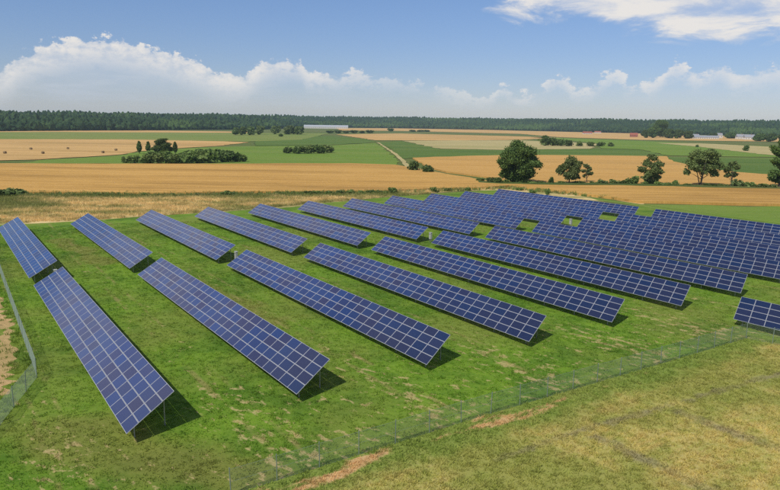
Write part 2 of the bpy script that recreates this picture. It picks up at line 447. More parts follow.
def glass_mat():
    """blue polycrystalline cells under glass; each module a little different"""
    m, t, bs, _ = material('solar_cells')
    uv = t.n('ShaderNodeAttribute', attribute_name='cell').outputs['Vector']
    rnd = t.n('ShaderNodeObjectInfo').outputs['Random']
    cx, cy, _z = t.sep(uv)
    fx = t.m('ABSOLUTE', t.m('SUBTRACT', t.m('FRACT', cx), 0.5)); fy = t.m('ABSOLUTE', t.m('SUBTRACT', t.m('FRACT', cy), 0.5))
    line = t.m('MAXIMUM', t.ss(fx, 0.462, 0.485), t.ss(fy, 0.462, 0.485))
    bus = t.m('ABSOLUTE', t.m('SUBTRACT', t.m('FRACT', t.m('MULTIPLY', cy, 3.0)), 0.5))
    ramp = t.n('ShaderNodeValToRGB')
    ramp.color_ramp.interpolation = 'LINEAR'
    e = ramp.color_ramp.elements
    e[0].position = 0.0; e[0].color = (0.005, 0.038, 0.175, 1)
    e[1].position = 1.0; e[1].color = (0.005, 0.044, 0.170, 1)
    for p, c in ((0.30, (0.008, 0.030, 0.140, 1)), (0.55, (0.020, 0.022, 0.085, 1)), (0.72, (0.014, 0.027, 0.105, 1)), (0.88, (0.006, 0.036, 0.160, 1))):
        q = e.new(p); q.color = c
    t.put(ramp.inputs[0], rnd)
    oc = t.n('ShaderNodeTexCoord').outputs['Object']
    vo = t.n('ShaderNodeTexVoronoi'); vo.inputs['Scale'].default_value = 30; t.put(vo.inputs['Vector'], oc)
    c = t.mix(t.m('MULTIPLY', t.sep(vo.outputs['Color'])[0], 0.35), ramp.outputs[0], (0.014, 0.034, 0.12))
    c = t.mix(t.m('MULTIPLY', t.ss(bus, 0.455, 0.475), 0.07), c, (0.28, 0.30, 0.34))
    c = t.mix(t.m('MULTIPLY', line, 0.22), c, (0.13, 0.15, 0.21))
    # sky reflection put into the base colour: dull violet squarely, royal blue aslant
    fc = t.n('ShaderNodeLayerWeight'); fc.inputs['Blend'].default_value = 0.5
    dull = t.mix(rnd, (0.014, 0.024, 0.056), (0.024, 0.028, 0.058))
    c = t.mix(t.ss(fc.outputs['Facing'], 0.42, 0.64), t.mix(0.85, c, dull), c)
    t.put(bs.inputs['Base Color'], c)
    bs.inputs['Roughness'].default_value = 0.12
    bs.inputs['IOR'].default_value = 1.5
    bs.inputs['Specular IOR Level'].default_value = 0.30
    return m


M = dict(
    lawn=ground_mat('lawn_soil', lawn_colour, 0.25), meadow=ground_mat('dry_meadow_soil', meadow_colour), strip=ground_mat('straw_strip', strip_colour),
    lawn_t=tuft_mat('lawn_tuft', lawn_colour, 1.4), meadow_t=tuft_mat('meadow_tuft', meadow_colour, 1.4), strip_t=tuft_mat('strip_tuft', strip_colour, 1.3),
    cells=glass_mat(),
    alu=plain('aluminium_frame', (0.50, 0.51, 0.53), 0.42, 0.30, 0.10), back=plain('white_backsheet', (0.45, 0.45, 0.46), 0.7),
    steel=plain('galvanised_steel', (0.30, 0.31, 0.32), 0.5, 0.6, 0.2, 8), cabinet=plain('cabinet_grey', (0.36, 0.37, 0.35), 0.5),
    cab_dark=plain('cabinet_vent', (0.10, 0.10, 0.11), 0.6),
    wire=plain('coated_wire', (0.24, 0.31, 0.23), 0.5, 0.1), fpost=plain('fence_post_steel', (0.20, 0.25, 0.21), 0.5, 0.2),
    bark=plain('bark', (0.055, 0.042, 0.030), 0.95, 0, 0.35, 6), paint=plain('lime_render', (0.62, 0.60, 0.55), 0.8),
    tile=plain('red_roof_tile', (0.28, 0.085, 0.055), 0.85, 0, 0.25), slate=plain('grey_roof', (0.26, 0.27, 0.29), 0.7), poly=plain('pale_sheet_roof', (0.36, 0.38, 0.40), 0.7),
    pane=plain('dark_pane', (0.03, 0.035, 0.045), 0.15), bale=plain('straw_bale', (0.20, 0.14, 0.07), 0.95, 0, 0.35, 5),
    leaf=leaf_mat('oak_leaves', (0.040, 0.080, 0.016), (0.145, 0.205, 0.042)),
    leaf2=leaf_mat('ash_leaves', (0.080, 0.132, 0.034), (0.225, 0.280, 0.085)),
    leaf3=leaf_mat('pale_willow_leaves', (0.10, 0.14, 0.04), (0.22, 0.26, 0.10)),
    shrub=leaf_mat('shrub_leaves', (0.092, 0.155, 0.034), (0.250, 0.320, 0.080)),
    forest=forest_mat(),
)

# ------------------------------------------------------------------ ground, fields
def sheet(name, pts, z, mat, thick=0.0, kind='structure'):
    """a field: its outline on the ground, and the height of its crop"""
    P = []
    C = [at(x, y, 0.0)[:2] for x, y in pts]
    for a, b in zip(C, C[1:]+C[:1]):
        L = float(np.linalg.norm(b-a)); d_ = (b-a)/max(L, 1e-6)
        k = max(1, min(90, int(L/9)))
        for i in range(k):
            P.append(a+(b-a)*i/k+np.array([-d_[1], d_[0]])*random.gauss(0, 0.25 if name == 'dirt_track' else 0.8 if thick else 1.3))
    n = len(P)
    V = [(p[0], p[1], z+thick) for p in P]
    Fc = [list(range(n))]
    if thick:
        V += [(p[0], p[1], 0.0) for p in P]
        Fc += [[i, n+i, n+(i+1) % n, (i+1) % n] for i in range(n)]
    me = bpy.data.meshes.new(name)
    me.from_pydata(V, [], Fc); me.materials.append(mat); me.update()
    bm = bmesh.new(); bm.from_mesh(me)
    bmesh.ops.triangulate(bm, faces=[f for f in bm.faces if len(f.verts) > 4]); bmesh.ops.recalc_face_normals(bm, faces=bm.faces)
    if not thick:
        for f in bm.faces:
            if f.normal.z < 0: f.normal_flip()
    bm.to_mesh(me); bm.free()
    return tag(link(name, me), kind=kind)

FAR = 9000.0
# the plain and the low wooded rise at its end, one sheet to the horizon
azs_ = np.linspace(-1.15, 1.15, 93)
def front(a):      # where the forest begins, metres from the camera
    x = 390+F_PX*math.tan(max(-1.0, min(1.0, a)))
    return float(np.interp(x, [-300, 0, 130, 260, 300, 350, 520, 620, 780, 1100], [1150, 1230, 1400, 1750, 2300, 2700, 2500, 2150, 2000, 1900]))
def rise(a):
    x = 390+F_PX*math.tan(max(-1.0, min(1.0, a)))
    return float(np.interp(x, [-300, 0, 130, 260, 350, 520, 620, 780, 1100], [19, 19, 20, 24, 30, 30, 28, 28, 28]))
WOOD = 750.0
def ground_z(a, d):
    f = front(a)
    s = min(1.0, max(0.0, (d-f)/WOOD)); s = s*s*(3-2*s)
    return rise(a)*s
def polar(a, d):
    g = YAW+a
    return np.array([CAM[0]+d*math.sin(g), CAM[1]+d*math.cos(g)])
m_ground = crop_mat('pasture', (0.075, 0.115, 0.024), (0.115, 0.140, 0.036), (0.20, 0.165, 0.070), k=0.5)
S = 7500.0
gv = [(-S, -S, -0.02), (S, -S, -0.02), (S, S, -0.02), (-S, S, -0.02)]
tag(link('ground', mesh_np('ground', gv, [(0, 1, 2, 3)], m_ground)), kind='structure')
hv, hf = [], []
steps = [-30, 0, 60, 150, 260, 380, 500, 620, 750, 1000]
for i, a in enumerate(azs_):
    for s_ in steps:
        d = front(a)+s_
        p = polar(a, d)
        hv.append((p[0], p[1], ground_z(a, d)-0.03+(0.08 if s_ >= 0 else -0.3)))
ns = len(steps)
for i in range(len(azs_)-1):
    for j in range(ns-1):
        hf.append((i*ns+j, (i+1)*ns+j, (i+1)*ns+j+1, i*ns+j+1))
tag(link('hills', mesh_np('hills', hv, hf, plain('forest_floor', (0.03, 0.045, 0.018), 0.95), True)), kind='structure')

WH1, WH2, WH3 = (0.42, 0.235, 0.058), (0.54, 0.320, 0.092), (0.33, 0.215, 0.075)
wheat = crop_mat('ripe_wheat', WH1, WH2, (0.30, 0.170, 0.045), tram=22.0, patch=0.75)
wheat_b = crop_mat('ripe_barley', (0.42, 0.235, 0.062), (0.53, 0.315, 0.095), (0.36, 0.22, 0.07), k=0.7)
stubble = crop_mat('stubble', (0.43, 0.260, 0.090), (0.56, 0.365, 0.145), (0.34, 0.225, 0.080), k=0.5, patch=0.7, tram=30.0)
straw_f = crop_mat('pale_straw', (0.36, 0.30, 0.13), (0.42, 0.35, 0.16), (0.24, 0.24, 0.08), k=0.5)
pale_green = crop_mat('young_grass', (0.120, 0.180, 0.034), (0.185, 0.225, 0.055), (0.26, 0.235, 0.08), k=0.5)
maize = crop_mat('maize', (0.060, 0.115, 0.022), (0.105, 0.165, 0.030), (0.14, 0.18, 0.04), k=0.5)
clover = crop_mat('clover', (0.100, 0.180, 0.024), (0.150, 0.225, 0.034), (0.20, 0.235, 0.055), k=0.6)
# far fields, one behind the other
sheet('stubble_field', [(-260, 133), (-260, 126), (0, 128.9), (60, 129.2), (120, 130.2), (250, 132.0), (250, 133.2), (60, 132.2)], 0.30, stubble)
sheet('green_field', [(-260, 139), (-260, 133), (60, 132.2), (250, 133.2), (330, 133.5), (300, 140), (247, 142), (120, 139.5)], 0.30, pale_green)
sheet('stubble_field', [(-260, 161), (-260, 139), (120, 139.5), (210, 141), (250, 142.6), (215, 146.5), (150, 150), (120, 155), (40, 160), (0, 161)], 0.25, stubble)
sheet('stubble_field', [(336, 128.2), (450, 128.6), (520, 131), (640, 133.6), (780, 138), (900, 141), (900, 146), (780, 142), (640, 140), (560, 137.4), (520, 134), (400, 131), (340, 130.6)], 0.30, stubble)
sheet('stubble_field', [(335, 134.5), (400, 133.6), (455, 135.0), (520, 136.5), (560, 138), (520, 140), (450, 140.6), (375, 140.4)], 0.25, stubble)
sheet('green_field', [(255, 137), (330, 136.2), (365, 139), (376, 142.5), (330, 145.3), (255, 146)], 0.25, maize)
sheet('beet_field', [(20, 163.6), (40, 160.6), (120, 155.4), (150, 150.4), (215, 147), (262, 146.2), (330, 145.6), (376, 143), (386, 149), (394, 157), (400, 165), (392, 165.2), (350, 164.2), (200, 164.5)], 0.15, clover)
sheet('straw_field', [(402, 141), (450, 140.6), (520, 140.4), (600, 144), (590, 149), (500, 150), (440, 149)], 0.22, straw_f)
sheet('beet_field', [(379, 142.6), (402, 141.2), (440, 149.2), (500, 150.2), (590, 149.2), (640, 150), (668, 156.5), (600, 156), (520, 155.4), (470, 156.4), (412, 158.6), (403, 160), (396, 154)], 0.20, maize)
sheet('green_field', [(530, 137.2), (600, 139.5), (640, 141), (700, 144), (790, 147.5), (900, 152), (900, 159), (790, 157.5), (735, 157), (668, 155.8), (640, 149.6), (600, 148.6), (600, 143.8)], 0.25, clover)
sheet('straw_field', [(655, 143.2), (700, 143.6), (790, 148), (900, 152.6), (900, 160.5), (790, 157.6), (740, 152), (700, 147.2)], 0.35, straw_f)
sheet('maize_field', [(664, 157), (735, 157.6), (790, 158.2), (900, 162), (900, 183), (790, 176.5), (735, 173), (700, 167.5), (672, 162)], 0.20, maize)
sheet('dirt_track', [(377, 142.8), (379, 142.8), (396.5, 154), (404, 160), (412, 168), (406, 168.5), (400, 161), (393, 154)], 0.35, straw_f)
sheet('wheat_field', [(412, 158.8), (470, 156.8), (520, 155.8), (600, 156.4), (666, 157.2), (672, 162.4), (700, 168), (735, 173.4), (790, 177), (900, 183.5), (900, 193), (790, 187.0), (700, 185.8), (600, 184.6), (540, 183.8), (505, 181), (447, 173), (428, 167)], 0.0, wheat_b, 0.7)
sheet('wheat_field', [(-260, 166), (0, 165.0), (200, 165.2), (350, 164.6), (394, 166), (447, 175.5), (505, 185.2), (560, 187.2), (640, 187.2), (780, 190.5), (900, 195), (900, 212), (780, 206.5), (640, 203.2), (560, 193.0), (510, 187.5), (440, 190.5),
       (380, 192.4), (200, 194.6), (0, 194.4), (-260, 197)], 0.0, wheat, 0.75)
sheet('straw_strip', [(-260, 198), (0, 195), (200, 195), (380, 193), (440, 191), (505, 188.0), (560, 193.4), (640, 203.6), (645, 206), (560, 197), (500, 189.5), (430, 194), (380, 198), (250, 209.5), (210, 212.5), (100, 219.5), (0, 224), (-260, 240)], 0.02, M['strip'])
sheet('green_field', [(560, 193.6), (640, 203.8), (780, 207.2), (900, 212.6), (900, 250), (780, 224), (655, 209)], 0.04, clover)
sheet('hedge_bank', [(478, 183.0), (500, 183.9), (540, 184.6), (600, 185.2), (640, 185.9), (700, 187.2), (780, 189.0), (900, 193), (900, 196), (780, 190.9), (700, 188.9), (640, 187.6), (600, 186.9), (540, 186.3), (500, 185.7), (478, 184.4)], 0.0,
      crop_mat('rank_grass', (0.045, 0.075, 0.018), (0.10, 0.135, 0.034), (0.19, 0.17, 0.06), k=2.0), 0.85)
# the fenced lawn and the meadow outside
def poly_world(name, P, z, mat, kind='structure', n=1):
    me = bpy.data.meshes.new(name)
    me.from_pydata([(p[0], p[1], z) for p in P], [], [list(range(len(P)))]); me.materials.append(mat); me.update()
    bm = bmesh.new(); bm.from_mesh(me); bmesh.ops.triangulate(bm, faces=bm.faces)
    for f in bm.faces:
        if f.normal.z < 0: f.normal_flip()
    bm.to_mesh(me); bm.free()
    return tag(link(name, me), kind=kind)
LAWN = [FENCE[i] for i in range(5)]+[at(1000, 380), at(1000, 250), at(780, 221), at(655, 208.6), at(560, 197), at(500, 189.5), at(430, 194), at(380, 198), at(250, 209.5), at(210, 212.5), at(100, 219.5), at(0, 224), at(-60, 226)]+LFENCE[0:4]+[at(-70, 485), at(60, 560)]
poly_world('lawn', LAWN, 0.015, M['lawn'])
poly_world('dry_meadow', [at(60, 570), FENCE[0], FENCE[1], FENCE[2], FENCE[3], FENCE[4], at(1000, 384), np.array([160, 30, 0]), np.array([170, -10, 0]), np.array([140, -40, 0])], 0.011, M['meadow'])
def ragged(pts, step=0.8, amp=0.45):
    """the same outline in world metres, its edge broken up"""
    P = [at(*q)[:2] for q in pts]; o = []
    for a, b in zip(P, P[1:]+P[:1]):
        L = np.linalg.norm(b-a); n = max(1, int(L/step)); d = (b-a)/max(L, 1e-6)
        for i in range(n):
            q = a+(b-a)*i/n+np.array([-d[1], d[0]])*random.gauss(0, amp); o.append(q)
    return o
VERGE = [at(-30, 190), at(0, 273), at(37, 377.5), at(0, 425.5), at(-70, 493), at(-200, 470), at(-260, 240), at(-60, 226)]
poly_world('grass_verge', VERGE, 0.012, M['lawn'])
TRACK = ragged([(-60, 262), (-8, 290), (4, 306), (10, 330), (13, 362), (6, 390), (-25, 417), (-60, 427), (-60, 398), (-20, 380), (-1, 360), (0, 335), (-8, 314), (-60, 284)])
poly_world('sandy_track', TRACK, 0.02,
      crop_mat('sand', (0.42, 0.27, 0.115), (0.56, 0.39, 0.19), (0.24, 0.21, 0.06), k=2.0, patch=0.5))

# ------------------------------------------------------------------ solar tables
NCOL, NROW = 29, 4
L_T, W_T = 48.405, 4.06
G1, G2 = 4.458, 6.293
TILT = 0.45802
SK = -0.3002
ROWP = 12.5795
SX = [-0.432, -0.553, -0.447, -0.224, -0.080, 0.087, 0.571, -0.044, 0.554, 0.203, 0.365]
SY = [0.029, 0.108, 0.140, 0.017, -0.090, -0.089, -0.375, -0.032, 0.031, 0.016, 0.244]
DZ = [0.149, 0.021, -0.041, -0.091, -0.069, -0.026, -0.010, -0.038, 0.004, 0.011, 0.090]
PU, PV = L_T/NCOL, W_T/NROW
MU, MV = PU-0.018, PV-0.022
ct, st_ = math.cos(TILT), math.sin(TILT)
def slope(u_, v_, n_=0.0):
    """along the row, up the slope, off the slope -> the table's own coordinates"""
    return (u_+SK*v_, v_*ct-n_*st_, v_*st_+n_*ct)
def module_mesh():
    e, t = 0.027, 0.04
    ring_o = [(0, 0), (MU, 0), (MU, MV), (0, MV)]
    ring_i = [(e, e), (MU-e, e), (MU-e, MV-e), (e, MV-e)]
    V = [slope(a, b, 0) for a, b in ring_o]+[slope(a, b, 0) for a, b in ring_i]+[slope(a, b, -0.006) for a, b in ring_i]+[slope(a, b, -t) for a, b in ring_o]
    Fc, mi = [], []
    for i in range(4):
        j = (i+1) % 4
        Fc.append((i, j, 4+j, 4+i)); mi.append(0)
        Fc.append((4+i, 4+j, 8+j, 8+i)); mi.append(0)
        Fc.append((12+i, 12+j, j, i)); mi.append(0)
    Fc.append((8, 9, 10, 11)); mi.append(1)
    Fc.append((15, 14, 13, 12)); mi.append(2)
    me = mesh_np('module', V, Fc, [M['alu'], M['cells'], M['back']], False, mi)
    a = me.attributes.new('cell', 'FLOAT_VECTOR', 'CORNER')
    vals = np.zeros((len(me.loops), 3), dtype=np.float32)
    cell = {8: (0, 0), 9: (10, 0), 10: (10, 6), 11: (0, 6)}
    for k, l in enumerate(me.loops):
        c = cell.get(l.vertex_index)
        if c: vals[k, :2] = c
    a.data.foreach_set('vector', vals.ravel())
    return me
MOD = module_mesh()
Z0 = 0.80
def box_between(p, q, wd, ht, ref=(0, 0, 1)):
    p, q = Vector(p), Vector(q)
    d = (q-p); L = d.length; d.normalize()
    y = Vector(ref).cross(d).normalized(); z = d.cross(y)
    mb = MB(); Mx = Matrix((d, y, z)).transposed().to_4x4(); Mx.translation = p
    mb.box((0, -wd/2, -ht/2), (L, wd/2, ht/2), Mx)
    return mb
def vs(x): return x
NPOST = 11
P_U = [0.9+i*(L_T-1.8)/(NPOST-1) for i in range(NPOST)]
V_F, V_R = 0.75, 3.30
rail_me = []
for v in (0.30, 1.35, 2.60, 3.70):
    rail_me.append(box_between(slope(0.02, v, -0.075), slope(L_T-0.04, v, -0.075), 0.06, 0.06).mesh('rail', M['steel']))
raf_me = box_between(slope(0, 0.15, -0.16), slope(0, W_T-0.15, -0.16), 0.07, 0.10, (1, 0, 0)).mesh('rafter', M['steel'])
ROWNAME = ['first', 'second', 'third', 'fourth', 'fifth', 'sixth', 'seventh', 'eighth', 'ninth', 'tenth', 'eleventh']
def table(r, b, label):
    x = SX[r]+(0, L_T+G1, 2*L_T+G1+G2)[b]
    root = empty('solar_table', (x, r*ROWP+SY[r], 0))
    tag(root, label, 'solar panels', 'solar panel tables of the park')
    z0 = Z0+DZ[r]
    for i in range(NCOL):
        for j in range(NROW):
            o = link('module', MOD, root)
            dx_, dy_, dz_ = slope(i*PU+0.009, j*PV+0.011, random.uniform(0, 0.006))
            o.location = (dx_, dy_, z0+dz_)
            o.rotation_euler = (random.gauss(0, 0.0022), random.gauss(0, 0.0022), 0)
    for me in rail_me:
        link('rail', me, root).location = (0, 0, z0)
    for k, up in enumerate(P_U):
        link('rafter', raf_me, root).location = (up, 0, z0)
        for v, me in ((V_F, post_me[r][0]), (V_R, post_me[r][1])):
            q = slope(up, v, -0.21)
            link('post', me, root).location = (q[0], q[1], 0)
    return root
post_me = []
for r in range(11):
    row = []
    for v in (V_F, V_R):
        top_z = Z0+DZ[r]+slope(0, v, -0.21)[2]
        mb = MB(); mb.box((-0.05, -0.035, -0.3), (0.05, 0.035, top_z)); row.append(mb.mesh('post', M['steel']))
    post_me.append(row)
L0 = ['blue solar table cut by the left edge of the photo beside the left fence',
      'pale blue solar table second from the left at the back by the straw strip',
      'solar table third from the left in the back line, a cabinet by its near end',
      'solar table fourth from the left in the back line, open lawn before it',
      'solar table fifth from the left in the back line',
      'solar table sixth from the left in the back line, pale cabinet at its near end',
      'solar table seventh from the left in the back line, ending at the first green gap',
      'solar table eighth in the back line, ending at the second small green gap',
      'solar table ninth in the back line, ending at the green gap with the cabinet',
      'solar table tenth in the back line, just below the big round tree',
      'farthest solar table, last of the back line, in front of wheat and round tree']
L1 = ["nearest solar table at lower left, steepest in the photo, by the left fence's bend", 'large solar table second from the left in front, ending above the lower fence',
      'long solar table third from the left in front, ending on open lawn', "long solar table fourth from the left in front, ending right of the photo's middle", 'long solar table fifth from the left in front, purplish towards its near end',
      'long solar table sixth in front, in line with the one by the fence corner',
      'long solar table seventh in front, its near end above the one by the fence corner',
      'solar table eighth in front, from the first green gap to the right edge',
      'solar table ninth in front, from the second small green gap to the right edge',
      'solar table tenth in front, from the gap with the cabinet to the right edge',
      'solar table at upper right along the bright green field, starting at a yellowish gap']
for r in range(11):
    table(r, 0, L0[r]); table(r, 1, L1[r])
table(5, 2, 'dark solar table cut by the right edge beside the fence corner')

# small inverter cabinets on posts by the inner ends of some tables
def cabinet(r, label):
    p = (SX[r]+L_T+1.15+SK*3.3, r*ROWP+SY[r]+3.15, 0)
    root = empty('inverter_cabinet', p)
    tag(root, label, 'inverter', 'inverter cabinets between the tables')
    a = MB(); a.box((-0.28, -0.16, 0.55), (0.28, 0.16, 1.75)); a.build('cabinet_body', M['cabinet'], root)
    a = MB(); a.box((-0.33, -0.20, 1.75), (0.33, 0.22, 1.80)); a.build('cabinet_roof', M['cabinet'], root)
    a = MB(); a.box((-0.25, -0.18, 0.62), (0.25, -0.16, 1.68)); d = a.build('cabinet_door', M['cabinet'], root)
    a = MB(); a.box((-0.15, -0.19, 1.45), (0.15, -0.18, 1.58)); a.build('vent', M['cab_dark'], d)
    for s in (-1, 1):
        a = MB(); a.box((s*0.22-0.04, -0.05, -0.2), (s*0.22+0.04, 0.05, 0.55)); a.build('leg', M['steel'], root)
for r, l in ((0, 'pale grey inverter cabinet at the end of the table cut by the left edge'), (2, 'pale grey inverter cabinet beside the third table of the back line'),
             (5, 'pale grey inverter cabinet beside the sixth table of the back line'), (8, 'grey inverter cabinet standing in the small green gap far right of the photo centre')):
    cabinet(r, l)

# ------------------------------------------------------------------ fences: posts, tension wires and chain-link
def fence(name, pts, label, h=1.65, lo=0.05, step=3.0, cell=0.11):
    root = empty(name, (pts[0][0], pts[0][1], 0))
    tag(root, label, 'fence')
    o = np.array([pts[0][0], pts[0][1], 0])
    pm = MB(); pm.tube([(0, 0, -0.3), (0, 0, h+0.1)], [0.034, 0.034], 6); pme = pm.mesh('fence_post', M['fpost'])
    V, Fc = [], []
    def wire(a, b, r):
        d = b-a; d = d/np.linalg.norm(d)
        n1 = np.cross(d, [0.3, 0.5, 0.8]); n1 /= np.linalg.norm(n1); n2 = np.cross(d, n1)
        k = len(V)
        for p in (a, b):
            for t in range(3):
                V.append(p+(n1*math.cos(t*2.0944)+n2*math.sin(t*2.0944))*r)
        for t in range(3):
            Fc.append((k+t, k+(t+1) % 3, k+3+(t+1) % 3, k+3+t))
    tw = MB()
    for a, b in zip(pts[:-1], pts[1:]):
        a = np.array([a[0], a[1], 0.0])-o; b = np.array([b[0], b[1], 0.0])-o
        L = np.linalg.norm(b-a); d = (b-a)/L; H = h-lo
        n = max(1, round(L/step))
        for i in range(n):
            q = link('fence_post', pme, root); q.location = a+d*(L*i/n); q.rotation_euler = (random.gauss(0, .012), random.gauss(0, .012), 0)
        for z in (lo, (h+lo)/2, h):
            tw.tube([tuple(a+[0, 0, z]), tuple(b+[0, 0, z])], [0.008, 0.008], 4)
        s = -H
        while s < L:
            for up in (0, 1):
                s0, s1 = s, s+H
                z0, z1 = (lo, h) if up == 0 else (h, lo)
                c0, c1 = max(s0, 0), min(s1, L)
                if c1-c0 > 0.05:
                    f0, f1 = (c0-s0)/H, (c1-s0)/H
                    wire(a+d*c0+np.array([0, 0, z0+(z1-z0)*f0]), a+d*c1+np.array([0, 0, z0+(z1-z0)*f1]), 0.0036)
            s += cell
    q = link('fence_post', pme, root); q.location = np.array([pts[-1][0], pts[-1][1], 0])-o
    tag(link('wire_mesh', mesh_np('wire_mesh', V, Fc, M['wire']), root), kind='stuff')
    tw.build('tension_wire', M['wire'], root)
fence('wire_fence', FENCE, 'chain-link wire fence with thin posts between the lawn and the dry meadow at lower right')
fence('wire_fence', LFENCE, 'chain-link wire fence bending beside the sandy track at the left edge')

# ------------------------------------------------------------------ foliage
def leaf_cloud(blobs, n, size, seed, loose=0.17):
    """leaf clumps spread through the blobs' volume, most of them near the outside"""
    g = np.random.default_rng(seed)
    vol = np.array([b[1][0]*b[1][1]*b[1][2] for b in blobs])**0.75
    k = g.choice(len(blobs), n, p=vol/vol.sum())
    C = np.array([b[0] for b in blobs])[k]; Rr = np.array([b[1] for b in blobs])[k]
    d = g.normal(size=(n, 3)); d /= np.linalg.norm(d, axis=1)[:, None]
    r = 1.02-np.abs(g.normal(0, 0.34, n))+g.normal(0, loose, n); r = np.clip(r, 0.05, 1.9)
    P = C+d*Rr*r[:, None]
    P[:, 2] = np.maximum(P[:, 2], 0.12)
    nn_ = d*0.7+g.normal(size=(n, 3))*0.75; nn_[:, 2] += 0.25; nn_ /= np.linalg.norm(nn_, axis=1)[:, None]
    t = np.cross(nn_, g.normal(size=(n, 3))); t /= np.linalg.norm(t, axis=1)[:, None]; b = np.cross(nn_, t)
    s = size*g.uniform(0.55, 1.35, n)[:, None]
    asp = g.uniform(0.5, 0.9, n)[:, None]
    V = np.stack([P-t*s, P-b*s*asp+nn_*s*0.15, P+t*s, P+b*s*asp-nn_*s*0.15], 1).reshape(-1, 3)
    Fc = np.arange(4*n).reshape(n, 4)
    return V, Fc
def tree_parts(h, wd, seed, trunk=0.25, nb=9, dens=1.0, leaf='leaf', shape='round', size=None, stems=1, lobes=None):
    """blobs of a crown on limbs; returns crown mesh and trunk mesh"""
    rr = random.Random(seed)
    blobs, limbs = [], []
    hw = wd/2
    nb = int(nb*2.2)
    for lx, lz, lr in (lobes or ()):
        lr *= 1.22 if shape == 'round' else 1.45
        ly = rr.uniform(-0.5, 0.5)*(1-abs(lx)*0.7)
        limbs.append((lx*hw, ly*hw, lz*h))
        for k in range(9):
            a_, b_ = rr.uniform(0, 6.28), rr.uniform(-1, 1)
            q = lr*rr.uniform(0.35, 0.95); cc = math.sqrt(1-b_*b_)
            s_ = lr*rr.uniform(0.26, 0.56)
            blobs.append(((lx*hw+math.cos(a_)*cc*q*hw, ly*hw+math.sin(a_)*cc*q*hw, lz*h+b_*q*hw*0.8), (s_*hw, s_*hw, s_*hw*rr.uniform(0.55, 0.85))))
        blobs.append(((lx*hw, ly*hw, lz*h), (lr*hw*0.6, lr*hw*0.6, lr*hw*0.5)))
    for i in range(0 if lobes else nb):
        f = (i+0.5)/nb
        if shape == 'round':
            zz = trunk*h+(h*(1-trunk))*(0.12+0.78*f)
            prof = math.sin(math.pi*min(1, max(0.08, 0.20+0.72*f)))**0.7
        elif shape == 'open':
            zz = trunk*h+(h*(1-trunk))*(0.15+0.75*f)
            prof = 0.45+0.65*f if f < 0.75 else 0.75
        elif shape == 'tiers':
            zz = trunk*h+(h*(1-trunk))*(0.05+0.88*f)
            prof = (1.0-0.38*f)*(1.0 if i % 2 else 0.65)
        else:                                          # column
            zz = trunk*h+(h*(1-trunk))*(0.08+0.82*f)
            prof = 0.55*math.sin(math.pi*(0.15+0.75*f))
        ang = i*2.4+rr.uniform(-.4, .4)
        rad = hw*prof*rr.uniform(0.30, 0.86)
        if shape == 'column': rad *= 0.4
        br = hw*rr.uniform(0.18, 0.40)*(0.80 if shape in ('open', 'tiers') else 1.0)
        if shape == 'column': br = hw*rr.uniform(0.6, 0.9)*max(0.5, prof*1.6)
        c = (math.cos(ang)*rad, math.sin(ang)*rad, min(zz, h-br*0.75))
        blobs.append((c, (br, br, br*rr.uniform(0.65, 0.95)))); limbs.append(c)
    if shape == 'round' and not lobes:
        blobs.append(((0, 0, h*(0.5+trunk*0.4)), (hw*0.55, hw*0.55, h*0.27)))
    n = int((0.62 if shape in ('open', 'tiers') else 1.0)*dens*1500*sum(b[1][0]*b[1][1] for b in blobs)**0.5)
    V, Fc = leaf_cloud(blobs, n, size or 0.22+h*0.006, seed, 0.34 if lobes else 0.17)
    V[:, 2] = np.where(V[:, 2] > h, h-(V[:, 2]-h)*0.5, V[:, 2])
    mb = MB()
    r0 = 0.018*h+0.05
    for s in range(stems):
        a = s*2.1+rr.uniform(0, 1); sp = 0.0 if stems == 1 else hw*0.35
        tip = (math.cos(a)*sp, math.sin(a)*sp, h*0.78)
        mid = (math.cos(a)*sp*0.5+rr.uniform(-.1, .1)*hw*0.4, math.sin(a)*sp*0.5, h*0.35)
        q = 1.0 if stems == 1 else 0.65
        mb.tube([(math.cos(a)*sp*0.1, math.sin(a)*sp*0.1, -0.2), (math.cos(a)*sp*0.15, math.sin(a)*sp*0.15, h*0.08), mid, tip], [r0*1.5*q, r0*q, r0*0.7*q, r0*0.15], 6)
    for c in limbs:
        z0 = max(0.12*h, c[2]*0.55)
        mb.tube([(0, 0, z0), (c[0]*0.55, c[1]*0.55, (z0+c[2])/2+0.04*h), c], [r0*0.5, r0*0.3, r0*0.1], 4)
    return mesh_np('crown', V, Fc, M[leaf]), mesh_np('trunk', mb.v, mb.f, M['bark'], True)
def plant_tree(name, px, base, hpx, wpx, label, cat='tree', group=None, rz=None, **kw):
    p = at(px, base); k = px_m(p)
    root = empty(name, (p[0], p[1], 0), random.uniform(0, 6.28) if rz is None else rz)
    tag(root, label, cat, group)
    c, t = tree_parts(hpx*k, wpx*k, int(px*7+base), **kw)
    link('trunk', t, root); link('crown', c, root)
    return root

